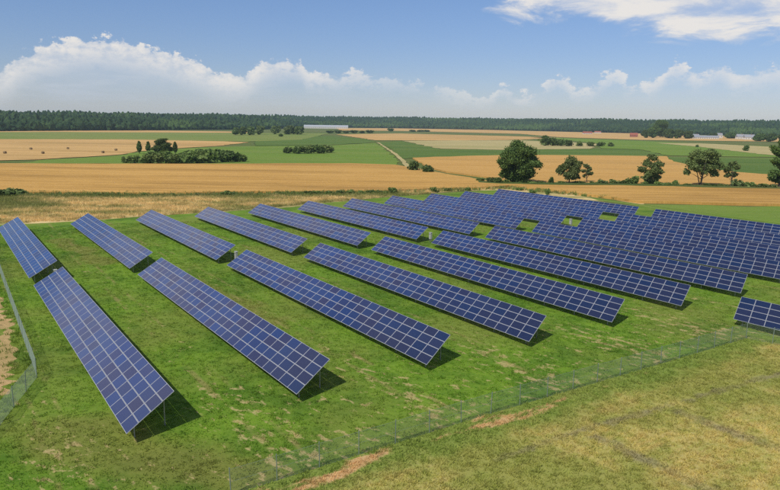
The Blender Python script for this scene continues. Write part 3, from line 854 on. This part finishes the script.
plant_tree('broadleaf_tree', 517, 184, 44, 40, 'biggest dark round tree standing alone at the left end of the hedge', trunk=0.10, nb=17, dens=3.2, shape='round', rz=-YAW, lobes=[(-0.05, 0.84, 0.34), (-0.45, 0.7, 0.34), (0.42, 0.72, 0.36), (-0.7, 0.44, 0.28), (0.05, 0.55, 0.46), (0.66, 0.48, 0.32), (-0.36, 0.34, 0.38), (0.3, 0.32, 0.38), (-0.66, 0.22, 0.24), (0.58, 0.22, 0.27), (-0.15, 0.16, 0.34), (0.15, 0.13, 0.32), (-0.2, 0.66, 0.4)])
plant_tree('broadleaf_tree', 569, 184.5, 30, 28, 'medium dark tree just right of the big round tree', trunk=0.22, nb=10, dens=1.8, leaf='leaf2', rz=-YAW, lobes=[(0.1, 0.84, 0.3), (0.4, 0.68, 0.32), (-0.32, 0.64, 0.32), (-0.66, 0.46, 0.3), (0.15, 0.46, 0.36), (-0.15, 0.3, 0.36), (0.4, 0.28, 0.22)])
plant_tree('broadleaf_tree', 586.5, 183.5, 20, 15, 'small thin pale green tree leaning on the medium tree right of the big round one', trunk=0.3, nb=7, dens=1.0, shape='open', leaf='leaf3', rz=-YAW, lobes=[(-0.1, 0.86, 0.26), (0.35, 0.72, 0.26), (-0.45, 0.62, 0.24), (0.1, 0.52, 0.28), (0.65, 0.5, 0.2), (-0.3, 0.36, 0.18)])
plant_tree('broadleaf_tree', 650, 185.5, 31, 24, 'tiered narrow tree in the hedge with layered branches', trunk=0.12, nb=11, dens=1.6, shape='tiers', leaf='leaf2', rz=-YAW, lobes=[(0.0, 0.9, 0.28), (-0.3, 0.74, 0.3), (0.38, 0.7, 0.3), (0.02, 0.58, 0.36), (-0.62, 0.5, 0.28), (0.62, 0.46, 0.24), (-0.2, 0.36, 0.34), (0.42, 0.28, 0.26), (-0.55, 0.25, 0.2), (0.0, 0.16, 0.3)])
plant_tree('broadleaf_tree', 700, 187, 38, 36, 'tall open tree with several stems and see-through crown in the hedge', trunk=0.28, nb=12, dens=1.7, shape='open', leaf='leaf2', stems=4, rz=-YAW, lobes=[(0.38, 0.86, 0.32), (0.02, 0.8, 0.32), (-0.34, 0.74, 0.28), (-0.64, 0.58, 0.26), (0.66, 0.62, 0.3), (0.04, 0.6, 0.26), (-0.78, 0.38, 0.16), (0.76, 0.36, 0.17), (0.34, 0.48, 0.24), (-0.28, 0.48, 0.2)])
plant_tree('broadleaf_tree', 731, 187.5, 27, 19, 'thin small-crowned tree between the open many-stemmed tree and the right edge', trunk=0.32, nb=7, dens=1.1, shape='open', leaf='leaf2', rz=-YAW, lobes=[(0.0, 0.86, 0.28), (0.34, 0.74, 0.26), (-0.4, 0.66, 0.28), (0.36, 0.5, 0.24), (-0.2, 0.46, 0.24), (-0.66, 0.42, 0.14)])
plant_tree('broadleaf_tree', 779, 189, 52, 27, 'tall dark tree cut by the right edge of the photo', trunk=0.08, nb=14, dens=2.6, shape='tiers', leaf='leaf', rz=-YAW, lobes=[(0.1, 0.88, 0.26), (-0.2, 0.72, 0.32), (0.4, 0.66, 0.34), (-0.5, 0.54, 0.28), (0.1, 0.48, 0.42), (-0.62, 0.3, 0.3), (0.5, 0.3, 0.34), (-0.1, 0.2, 0.36)])
# the copse in the fields at the left
plant_tree('poplar_tree', 139.5, 154, 13.5, 6.0, 'slim upright tree at the left of the copse', group='trees of the copse', trunk=0.1, nb=6, dens=1.2, shape='column')
plant_tree('poplar_tree', 148.5, 154, 13.0, 5.6, 'slim upright tree second from the left in the copse', group='trees of the copse', trunk=0.1, nb=6, dens=1.2, shape='column')
plant_tree('broadleaf_tree', 162.5, 155, 16.5, 19, 'widest round-topped tree of the copse', group='trees of the copse', trunk=0.12, nb=11, dens=1.7, rz=-YAW, lobes=[(0.0, 0.8, 0.4), (-0.45, 0.66, 0.38), (0.45, 0.64, 0.38), (0.05, 0.42, 0.5), (-0.6, 0.36, 0.34), (0.6, 0.36, 0.34)])
plant_tree('poplar_tree', 175.5, 154, 12.5, 5.6, 'slim tree right of the round-topped tree in the copse', group='trees of the copse', trunk=0.1, nb=6, dens=1.2, shape='column')
plant_tree('broadleaf_tree', 545.5, 146, 11, 9, 'small tree standing up out of the far shrub clump', trunk=0.12, nb=8, dens=1.2)
plant_tree('broadleaf_tree', 660, 137.5, 17.5, 20, 'tallest dark tree of the group beside the far village', group='trees by the village', trunk=0.08, nb=10, dens=2.0)

# shrubs: a few shapes, copied
def shrub_mesh(seed, wide=1.0, tall=0.75, n=750, leaf='shrub', size=0.085):
    rr = random.Random(seed)
    bl = []
    for i in range(rr.randint(6, 9)):
        a = rr.uniform(0, 6.28); q = rr.uniform(0.15, 0.75)*0.5*wide; s = rr.uniform(0.16, 0.27)
        bl.append(((math.cos(a)*q, math.sin(a)*q, rr.uniform(0.2, 0.8)*tall-s*0.3), (s*wide, s*wide, s*rr.uniform(.8, 1.1))))
    bl.append(((0, 0, tall*0.3), (0.3*wide, 0.3*wide, 0.35*tall)))
    V, Fc = leaf_cloud(bl, n, size, seed)
    V[:, 2] = np.maximum(V[:, 2], 0.0); mx = V[:, 2].max()
    V[:, 2] *= 1.0/mx; ex = max(np.ptp(V[:, 0]), np.ptp(V[:, 1])); V[:, :2] *= 1.0/ex
    return mesh_np('shrub', V, Fc, M[leaf])
def stems_mesh():
    mb = MB(); rr = random.Random(4)
    for i in range(5):
        a = i*1.3; mb.tube([(0.03*math.cos(a), 0.03*math.sin(a), -0.05), (0.22*math.cos(a), 0.22*math.sin(a), rr.uniform(0.5, 0.7))], [0.02, 0.006], 4)
    return mb.mesh('stems', M['bark'])
SHRUB = [shrub_mesh(i) for i in range(5)]+[shrub_mesh(40+i, leaf='leaf2', n=520) for i in range(2)]+[shrub_mesh(60+i, leaf='leaf', n=900) for i in range(2)]
STEMS = stems_mesh()
def shrub(px, base, hpx, wpx, label, group, var=None, name='shrub'):
    p = at(px, base); k = px_m(p)
    root = empty(name, (p[0], p[1], 0), random.uniform(0, 6.28))
    root.scale = (wpx*k, wpx*k, hpx*k)
    tag(root, label, 'shrub', group)
    link('foliage', SHRUB[var if var is not None else random.randrange(len(SHRUB))], root)
    link('stems', STEMS, root)
# copse mound
gc = 'shrubs of the copse mound'
mound = [(126, 163.2, 7, 10), (134, 163.6, 9, 15), (146, 164.0, 11, 18), (158, 164.0, 12, 20), (171, 163.8, 11, 20), (184, 163.6, 12.5, 22), (198, 163.2, 13.5, 24), (212, 162.8, 13, 22), (225, 162.4, 12, 20), (236, 162, 11.5, 17), (244, 161.8, 8.5, 10),
         (153, 158.5, 8, 18), (168, 158.5, 8.5, 18), (183, 158, 8.5, 20), (199, 157.6, 9, 22), (215, 157.2, 8.5, 22), (230, 157.2, 7.5, 18)]
ml = ['smallest shrub at the left tip of the copse mound', 'low shrub next to the left tip of the copse mound', 'broad shrub in front of the two slim copse trees', 'shrub in front of the round-topped copse tree, left half',
      'shrub in front of the round-topped copse tree, right half', 'front shrub of the copse mound just right of the last slim tree', 'high front shrub at the middle of the treeless part of the mound', 'front shrub right of the middle of the treeless mound',
      'front shrub third from the right tip of the copse mound', 'front shrub second from the right tip of the copse mound', 'last shrub at the right tip of the copse mound',
      'back shrub of the mound at the foot of the second slim tree', 'back shrub of the mound at the foot of the round-topped tree', 'back shrub of the mound at the foot of the right slim tree',
      'back shrub at the top of the treeless mound', 'back shrub of the mound right of its top', 'rearmost right back shrub of the copse mound']
for (a, b, c, d), l in zip(mound, ml): shrub(a, b, c, d, l, gc, random.choice([0, 1, 2, 3, 4, 7, 8]))
gi = 'shrubs of the island in the green field'
for (a, b, c, d), l in zip([(287, 153.4, 7.5, 13), (297, 153.8, 9, 15), (308, 153.8, 9.5, 16), (319, 153.6, 9.8, 16), (329, 153, 8.5, 14)],
        ['left end shrub of the long dark clump in the green field', 'second shrub from the left in the long dark clump in the green field', 'middle shrub of the long dark clump in the green field',
         'second shrub from the right in the long dark clump in the green field', 'right end shrub of the long dark clump in the green field']): shrub(a, b, c, d, l, gi, random.choice([0, 2, 7, 8]))
shrub(413, 171.5, 11, 16, 'round dark bush left of its pair at the end of the dirt track', 'pair of bushes by the track', 7)
shrub(428.5, 173.4, 9.5, 15, 'round dark bush right of its pair at the end of the dirt track', 'pair of bushes by the track', 8)
# the hedge below the trees
hedge = [(481, 182.5, 5, 8), (490, 184, 6.5, 8), (497, 184.6, 7, 9), (506, 184.5, 5, 9), (529, 185, 4.5, 11), (540, 185, 4, 10), (551, 184.8, 7.5, 7), (560, 185, 4, 10), (577, 185.2, 4.5, 11), (594, 185, 3.5, 10), (604, 185.2, 6, 13), (615, 185.2, 5.5, 11),
         (624, 185.5, 5, 9), (632, 185.6, 9.5, 12), (642, 186, 4.5, 9), (660, 186.8, 5, 12), (671, 187, 4.5, 11), (676, 186.6, 6.5, 6), (685, 187, 3.5, 10), (711, 187.8, 4, 12), (723, 188, 4, 10), (738, 188.4, 9, 11), (748, 188.6, 6.5, 12), (759, 189, 5.5, 12), (769, 189.4, 5, 11)]
hl = ['first low hedge shrub at the far left end, left of the big round tree', 'second hedge shrub from the left end of the hedge', 'taller hedge shrub a little left of the big round tree', 'low hedge shrub touching the big round tree on its left',
      'low hedge shrub touching the big round tree on its right', 'low hedge shrub midway between the big round tree and the medium tree', 'upright paler hedge shrub left of the medium tree', 'low hedge shrub at the left foot of the medium tree',
      'low hedge shrub between the medium tree and the thin pale tree', 'lowest hedge shrub right of the thin pale tree', 'broad paler hedge shrub right of the thin pale tree', 'hedge shrub in the middle between the thin pale tree and the tiered tree',
      'hedge shrub left of the tall round hedge bush', 'tall round hedge bush left of the tiered tree', 'low hedge shrub at the left foot of the tiered tree', 'hedge shrub at the right foot of the tiered tree', 'broad hedge shrub between the tiered tree and the upright one',
      'narrow upright hedge shrub left of the many-stemmed tree', 'low hedge shrub at the left foot of the many-stemmed tree', 'low hedge shrub at the right foot of the many-stemmed tree', 'low hedge shrub at the foot of the thin small-crowned tree',
      'tall hedge bush right of the thin small-crowned tree', 'hedge shrub second right of the thin small-crowned tree', 'hedge shrub third right of the thin small-crowned tree', 'hedge shrub at the foot of the tree cut by the right edge']
for (a, b, c, d), l in zip(hedge, hl): shrub(a, b, c*1.1, d*1.25, l, 'shrubs of the hedge', None)
# along the lower edge of the wheat
edge_s = [(3, 196, 7, 12), (16, 195.6, 8.5, 19), (26, 195.2, 5, 10), (232, 195.5, 5.5, 13), (201, 195.4, 2.8, 12), (223, 195.6, 3.5, 9), (309, 194.6, 4.0, 9), (318, 194.6, 4.5, 10), (328, 194.2, 4.0, 10), (339, 194.2, 4.5, 9), (351, 194, 4.5, 11), (360, 193.6, 3.5, 10), (371, 193.4, 4, 11), (380, 193.2, 3.6, 9), (394, 193.2, 6.5, 11), (433, 192.4, 6, 8), (447, 191.2, 3.6, 10), (466, 190.2, 3.2, 10), (547, 195.2, 7.5, 5), (519, 190.5, 3.0, 9), (533, 193, 3.5, 9)]
el_ = ['dark shrub cut by the left edge at the lower edge of the wheat', 'biggest dark shrub at the lower left corner of the wheat', 'small shrub right of the biggest one at the lower left corner of the wheat', 'rounded shrub alone at the wheat edge above the third back table', 'flat low shrub at the wheat edge left of the rounded lone one',
       'small shrub touching the rounded lone one at the wheat edge on its left', 'first shrub of the broken row at the wheat edge, counted from the left', 'second shrub of the broken row at the wheat edge', 'third shrub of the broken row at the wheat edge', 'fourth shrub of the broken row at the wheat edge', 'fifth shrub of the broken row at the wheat edge',
       'sixth shrub of the broken row at the wheat edge', 'seventh shrub of the broken row at the wheat edge', 'eighth shrub of the broken row at the wheat edge', 'tallest shrub ending the broken row at the wheat edge', 'round shrub behind the ninth back table at the wheat edge', 'low shrub behind the ninth back table, right of the round one',
       'low shrub behind the tenth back table at the wheat edge', 'upright weedy shrub behind the farthest solar table', 'low shrub behind the left end of the farthest solar table', 'low shrub left of the upright weedy one behind the farthest solar table']
for (a, b, c, d), l in zip(edge_s, el_): shrub(a, b, c, d*1.15, l, 'shrubs along the wheat edge', None)
# far clumps
far = [(545, 146, 8.5, 13), (553, 146, 9.5, 14), (561, 146.2, 8, 12), (569, 146.4, 6.5, 12), (580, 146.4, 5.5, 10), (590, 146.4, 5, 11), (600, 146.4, 5, 10), (610, 146.6, 4.5, 9)]
fl = ['left shrub of the far clump beyond the medium tree', 'tallest shrub of the far clump beyond the medium tree', 'third shrub of the far clump beyond the medium tree', 'right shrub of the main far clump beyond the medium tree',
      'first low shrub trailing right of the far clump', 'second low shrub trailing right of the far clump', 'third low shrub trailing right of the far clump', 'last low shrub trailing right of the far clump']
for (a, b, c, d), l in zip(far, fl): shrub(a, b, c, d, l, 'shrubs of the far clump', random.choice([0, 1, 7, 8]))
shrub(745.5, 151.2, 6.2, 8.5, 'single round dark bush in the straw field at right', 'lone bushes of the fields', 7)
shrub(697, 147.4, 3.2, 3.5, 'tiny lone bush in the straw field left of the round one', 'lone bushes of the fields', 8)
shrub(280.5, 136.8, 3.8, 6, 'small bush in front of the row of far round trees', 'lone bushes of the fields', 8)
shrub(391, 131.5, 3.2, 8, 'small far bush on the stubble beyond the field track', 'lone bushes of the fields', 7)
for i, x in enumerate(range(330, 371, 8)):
    shrub(x, 133.3, 2.8+0.5*(i % 2), 9, ['first', 'second', 'third', 'fourth', 'fifth', 'sixth'][i]+' bush from the left in the dark hedge line beyond the left green field', 'bushes of the far hedge line', 7)
for i, x in enumerate((413, 420, 427)):
    shrub(x, 131.8, 2.2, 8, ['left', 'middle', 'right'][i]+' bush of the short far hedge line on the stubble', 'bushes of the short far hedge', 8)
row_t = [(236, 135.5, 8, 7), (243, 135.4, 8.6, 8), (251, 135.4, 9.0, 9), (260, 135.0, 9.4, 9), (276, 134.4, 8.5, 11), (290, 134.6, 9, 13), (299, 134.8, 8.5, 11)]
for i, (a, b, c, d) in enumerate(row_t):
    plant_tree('broadleaf_tree', a, b, c, d, ['first far round tree of the row left of the long white shed', 'second far round tree of the row left of the long white shed', 'third far round tree of the row left of the long white shed', 'fourth far round tree of the row left of the long white shed', 'lone rounded far tree between the row and the last pair', 'paler far tree next to last before the white shed', 'last far tree before the white shed'][i], group='row of far round trees', trunk=0.08, nb=8, dens=0.9, size=0.9, leaf='leaf2')
vt = [(645, 138, 8, 9), (652, 138.2, 10, 11), (668, 138.4, 9.5, 12), (678, 138.6, 9, 11), (688, 138.8, 8, 10), (712, 138.6, 5.5, 9), (730, 138.6, 6.5, 10), (760, 141.4, 8, 12), (771, 142, 8.5, 12), (785, 143, 9, 14)]
vl = ['left end tree of the dark group by the far village', 'tree just left of the tallest in the dark group by the village', 'tree just right of the tallest in the dark group by the village', 'next to last tree at the right of the dark group by the village', 'right end tree of the dark group by the village',
      'small tree between the pale village roofs, left one', 'small tree between the pale village roofs, right one', 'dark tree right of the village, left of three', 'dark tree right of the village, middle of three', 'dark tree right of the village, cut by the right edge']
for (a, b, c, d), l in zip(vt, vl): plant_tree('broadleaf_tree', a, b, c, d, l, group='trees by the village', trunk=0.06, nb=8, dens=1.0, size=0.8)

# ------------------------------------------------------------------ far buildings and bales
def house(name, px, base, wpx, hpx, label, wall, roof, deep=9.0, roof_f=0.5, cat='house', rz=0.0, chim=True):
    p = at(px, base); k = px_m(p); W_, H_ = wpx*k, hpx*k
    root = empty(name, (p[0], p[1], 0), -YAW+rz)
    tag(root, label, cat)
    hw = H_*(1-roof_f)
    a = MB(); a.box((-W_/2, 0, -0.2), (W_/2, deep, hw)); a.build('wall', M[wall], root)
    e = 0.4
    V = [(-W_/2-e, -e, hw+.003), (W_/2+e, -e, hw+.003), (W_/2+e, deep+e, hw+.003), (-W_/2-e, deep+e, hw+.003), (-W_/2-e, deep/2, H_), (W_/2+e, deep/2, H_)]
    me = bpy.data.meshes.new('roof'); me.from_pydata(V, [], [(0, 1, 5, 4), (2, 3, 4, 5), (1, 2, 5), (3, 0, 4), (3, 2, 1, 0)]); me.materials.append(M[roof]); me.update()
    rf = link('roof', me, root)
    if chim:
        a = MB(); a.box((W_*0.2, deep*0.4, hw), (W_*0.2+0.7, deep*0.4+0.7, H_+0.8)); a.build('chimney', M['tile'], rf)
    n = max(2, int(W_/4))
    for i in range(n):
        x = -W_/2+W_*(i+0.5)/n
        f = MB(); f.box((x-0.65, -0.05, hw*0.3), (x+0.65, 0.02, hw*0.75)); f = f.build('window', M['paint'], root)
        q = MB(); q.box((x-0.55, -0.07, hw*0.34), (x+0.55, -0.05, hw*0.71)); q.build('pane', M['pane'], f)
house('storage_shed', 326, 128.6, 44, 3.4, 'long low white shed with pale roof before the forest', 'paint', 'poly', 26, 0.5, 'shed', 0.06, False)
house('farm_house', 588, 134.2, 9, 2.6, 'far red roofed farm building beyond the far shrub clump, left one', 'paint', 'tile', 9, 0.6, rz=0.1)
house('farm_house', 598, 133.4, 6, 2.2, 'far small pale red building right of the left farm building', 'paint', 'tile', 8, 0.5)
house('farm_house', 634, 137.2, 7, 4.2, 'red roofed house left of the dark village trees', 'tile', 'tile', 8, 0.5, rz=-0.2)
house('farm_house', 648.5, 136.0, 7, 3.8, 'red roofed house half hidden in the dark village trees', 'paint', 'tile', 8, 0.6, rz=0.2)
house('village_house', 696, 138.2, 7, 4.0, 'pale yellow walled house at the left of the village', 'paint', 'slate', 9, 0.5)
house('village_barn', 707, 139.0, 24, 3.4, 'long low grey roofed barn in the village', 'paint', 'slate', 14, 0.55, 'barn', chim=False)
house('village_house', 720, 138.2, 5, 5.0, 'small white house behind the village barn', 'paint', 'slate', 8, 0.4)
house('village_house', 741, 139.2, 7, 5.0, 'white house with grey roof left of the rightmost village house', 'paint', 'slate', 9, 0.55)
house('village_house', 750, 139.8, 10, 5.2, 'rightmost white village house with grey roof', 'paint', 'slate', 9, 0.55)
bale_mb = MB(); bale_mb.tube([(-0.75, 0, 0.8), (0.75, 0, 0.8)], [0.8, 0.8], 12)
nb_ = len(bale_mb.v)
bale_me = bpy.data.meshes.new('hay_bale')
bale_me.from_pydata(bale_mb.v, [], [list(f) for f in bale_mb.f]+[list(range(11, -1, -1)), list(range(12, 24))]); bale_me.materials.append(M['bale']); bale_me.update()
for (a, b), l in zip([(5, 154), (31, 150), (43, 154.2), (68, 149.6), (116, 151), (103, 153.5)],
        ['round straw bale nearest the left edge on the tan stubble', 'round straw bale in the far left line on the tan stubble', 'dark round straw bale right of the left edge pair on the stubble', 'round straw bale midway to the copse on the stubble',
         'round straw bale close behind the left tip of the copse', 'round straw bale left of the copse on the stubble']):
    p = at(a, b); o = tag(link('hay_bale', bale_me), l, 'hay bale', 'straw bales on the stubble'); o.location = (p[0], p[1], 0.2); o.rotation_euler = (0, 0, random.uniform(0, 3)); o.scale = (0.95, 0.95, 0.95)

# ------------------------------------------------------------------ the forest
def ico():
    bm = bmesh.new(); bmesh.ops.create_icosphere(bm, subdivisions=2, radius=1.0)
    V = np.array([v.co[:] for v in bm.verts]); Fc = np.array([[v.index for v in f.verts] for f in bm.faces]); bm.free()
    return V, Fc
IV, IF = ico()
FV, FF, FT = [], [], []
cnt = 0
def wood_tree(x, y, z, h, r, cone, tint, g):
    global cnt
    V = IV.copy()
    V *= (1+g.normal(0, 0.16, (len(V), 1)))
    zz = (V[:, 2]+1)/2
    if cone:
        f = np.clip(1.35-zz, 0.22, 1.0)
        V[:, 0] *= f; V[:, 1] *= f
    V = V*[r, r, h*0.5]+[x, y, z+h*0.52]
    FV.append(V); FF.append(IF+cnt*len(IV)); FT.append(np.clip(g.normal(tint, 0.12, len(IF)), 0, 1)); cnt += 1
g = np.random.default_rng(3)
dist_rows = [0, 12, 26, 44, 66, 92, 124, 162, 206, 256, 312, 374, 440, 510, 580, 650, 720, 770]
for s_ in dist_rows:
    a = -0.78
    while a < 0.78:
        f = front(a); d = f+s_+g.normal(0, 5+s_*0.03)
        sp = (7.5 if s_ < 100 else 11)
        a += sp/d*g.uniform(0.6, 1.5)
        patch = math.sin(a*9+s_*0.01)+0.6*math.sin(a*23+1)+g.normal(0, .5)
        cone = patch > 0.75 and s_ < 300
        h = g.normal(20 if s_ > 30 else 15.5, 1.0 if s_ > 300 else 2.4)+2.6*math.sin(a*31+s_*0.02)*math.sin(a*13+1)+1.2*math.sin(a*67); r = (g.uniform(3.2, 4.6) if cone else g.uniform(4.5, 7.5))
        if s_ < 30:
            cone = False; h = g.uniform(10, 18.5); r = g.uniform(4.0, 8.5)
        p = polar(a, d)
        wood_tree(p[0], p[1], ground_z(a, d)-0.5, h, r, cone, (0.22 if cone else 0.48)+(g.uniform(-0.3, 0.45) if s_ < 30 else 0)+(0.4 if s_ < 300 and (0.06 < a < 0.22 or -0.33 < a < -0.16) else 0), g)
me = mesh_np('forest', np.concatenate(FV), np.concatenate(FF), M['forest'])
add_attr(me, 'tint', np.concatenate(FT))
tag(link('forest', me), 'dark mixed forest along the whole horizon', 'forest', None, 'stuff')

# ------------------------------------------------------------------ grass tufts
def tuft(name, mat, n, h, spread, lean, wd, seed):
    rr = random.Random(seed); V, Fc = [], []
    for i in range(n):
        a, q = rr.uniform(0, 6.28), spread*math.sqrt(rr.random())
        bx, by = math.cos(a)*q, math.sin(a)*q
        t = rr.uniform(0, 6.28); tx, ty = math.cos(t)*wd, math.sin(t)*wd
        hh = h*rr.uniform(0.5, 1.1); l = rr.uniform(0.2, 1.0)*lean; la = a+rr.uniform(-1, 1)
        ox, oy = math.cos(la)*l*hh, math.sin(la)*l*hh
        k = len(V)
        V += [(bx-tx, by-ty, -0.02), (bx+tx, by+ty, -0.02), (bx+ox*0.4+tx*0.8, by+oy*0.4+ty*0.8, hh*0.6), (bx+ox*0.4-tx*0.8, by+oy*0.4-ty*0.8, hh*0.6), (bx+ox+tx*.25, by+oy+ty*.25, hh), (bx+ox-tx*.25, by+oy-ty*.25, hh)]
        Fc += [(k, k+1, k+2, k+3), (k+3, k+2, k+4, k+5)]
    me = mesh_np(name, V, Fc, mat)
    return bpy.data.objects.new(name, me)
def inside(P, poly):
    x, y = P[:, 0], P[:, 1]; r = np.zeros(len(P), bool)
    n = len(poly)
    for i in range(n):
        x0, y0 = poly[i][:2]; x1, y1 = poly[(i+1) % n][:2]
        c = ((y0 > y) != (y1 > y)) & (x < (x1-x0)*(y-y0)/((y1-y0) or 1e-9)+x0)
        r ^= c
    return r
def scatter(name, poly, tufts, dens, dmax, smin, smax, but=None):
    """one object of grass: points with tufts instanced on them"""
    n = int(dens*1.9*dmax*dmax/2*1.0)
    a = rng.uniform(-0.85, 0.85, n*2); d = 24+(dmax-24)*rng.power(1.35, n*2)
    P = np.stack([CAM[0]+d*np.sin(YAW+a), CAM[1]+d*np.cos(YAW+a)], 1)
    P = P[inside(P, poly)]
    if but: P = P[~inside(P, but) | (rng.random(len(P)) < 0.12)]
    me = bpy.data.meshes.new(name)
    me.vertices.add(len(P)); me.vertices.foreach_set('co', np.column_stack([P, np.full(len(P), 0.01)]).astype(np.float32).ravel()); me.update()
    o = tag(link(name, me), kind='stuff')
    c = bpy.data.collections.new(name+'_tufts')
    for t in tufts: c.objects.link(t)
    ng = bpy.data.node_groups.new(name, 'GeometryNodeTree')
    ng.interface.new_socket('Geometry', in_out='INPUT', socket_type='NodeSocketGeometry'); ng.interface.new_socket('Geometry', in_out='OUTPUT', socket_type='NodeSocketGeometry')
    gi_, go = ng.nodes.new('NodeGroupInput'), ng.nodes.new('NodeGroupOutput')
    ci = ng.nodes.new('GeometryNodeCollectionInfo'); ci.inputs['Collection'].default_value = c; ci.inputs['Separate Children'].default_value = True; ci.inputs['Reset Children'].default_value = True
    ip = ng.nodes.new('GeometryNodeInstanceOnPoints'); ip.inputs['Pick Instance'].default_value = True
    rv = ng.nodes.new('FunctionNodeRandomValue'); rv.data_type = 'FLOAT_VECTOR'; rv.inputs[0].default_value = (-0.12, -0.12, 0); rv.inputs[1].default_value = (0.12, 0.12, 6.28)
    rs = ng.nodes.new('FunctionNodeRandomValue'); rs.data_type = 'FLOAT'; rs.inputs[2].default_value = smin; rs.inputs[3].default_value = smax; rs.inputs['Seed'].default_value = 5
    ng.links.new(gi_.outputs[0], ip.inputs['Points']); ng.links.new(ci.outputs[0], ip.inputs['Instance'])
    ng.links.new(rv.outputs[0], ip.inputs['Rotation']); ng.links.new(rs.outputs[1], ip.inputs['Scale'])
    ng.links.new(ip.outputs[0], go.inputs[0])
    o.modifiers.new('scatter', 'NODES').node_group = ng
    return len(P)
VT = [tuft('verge_tuft', M['lawn_t'], 12, 0.22, 0.25, 0.9, 0.022, 30+i) for i in range(3)]
n0 = scatter('verge_grass', VERGE, VT, 2.0, 130, 0.5, 1.4, TRACK)
n1 = scatter('lawn_grass', LAWN, [tuft('lawn_tuft', M['lawn_t'], 9, 0.09, 0.22, 1.2, 0.024, i) for i in range(4)], 2.6, 150, 0.5, 1.5)
MEAD = [at(60, 570), FENCE[0], FENCE[1], FENCE[2], FENCE[3], FENCE[4], at(1000, 384), (160, 30), (170, -10), (140, -40)]
n2 = scatter('meadow_grass', MEAD, [tuft('meadow_tuft', M['meadow_t'], 10, 0.15, 0.22, 1.3, 0.018, 10+i) for i in range(4)], 6.5, 110, 0.5, 1.5)
WEEDS = [at(*q) for q in [(-60, 196), (0, 193.6), (200, 193.8), (300, 193.0), (380, 191.6), (440, 189.8), (505, 186.8), (560, 191.8), (620, 199.0), (618, 200.0), (560, 194.2), (505, 189.2), (440, 192.2), (380, 194.2), (300, 195.8), (200, 196.4), (0, 196.8), (-60, 199.5)]]
WT = [tuft('weed', M['shrub'], 22, 0.85, 0.55, 0.5, 0.07, 50+i) for i in range(2)]+[tuft('weed', M['strip_t'], 14, 0.95, 0.4, 0.5, 0.05, 60+i) for i in range(2)]
n4 = scatter('edge_weeds', WEEDS, WT, 0.55, 290, 0.25, 1.25)
STRIP = [at(*q) for q in [(-60, 198), (0, 195), (200, 195), (380, 193), (440, 191), (430, 194), (380, 198), (250, 209.5), (210, 212.5), (100, 219.5), (0, 224), (-60, 228)]]
n3 = scatter('strip_grass', STRIP, [tuft('strip_tuft', M['strip_t'], 12, 0.55, 0.40, 0.6, 0.03, 20+i) for i in range(4)], 1.2, 230, 0.6, 1.5)
print('tufts', n1, n2, n3)

# ------------------------------------------------------------------ haze
hz = MB(); hz.box((-7600, -7600, -1.1), (7900, 7600, 95))
mh = bpy.data.materials.new('thin_haze'); mh.use_nodes = True; mh.node_tree.nodes.clear()
th = NT(mh.node_tree)
pv = th.n('ShaderNodeVolumePrincipled'); pv.inputs['Color'].default_value = (0.55, 0.76, 1.0, 1); pv.inputs['Density'].default_value = 0.000065; pv.inputs['Anisotropy'].default_value = 0.0
oo = th.n('ShaderNodeOutputMaterial'); mh.node_tree.links.new(pv.outputs[0], oo.inputs['Volume'])
tag(hz.build('haze', mh), kind='stuff')
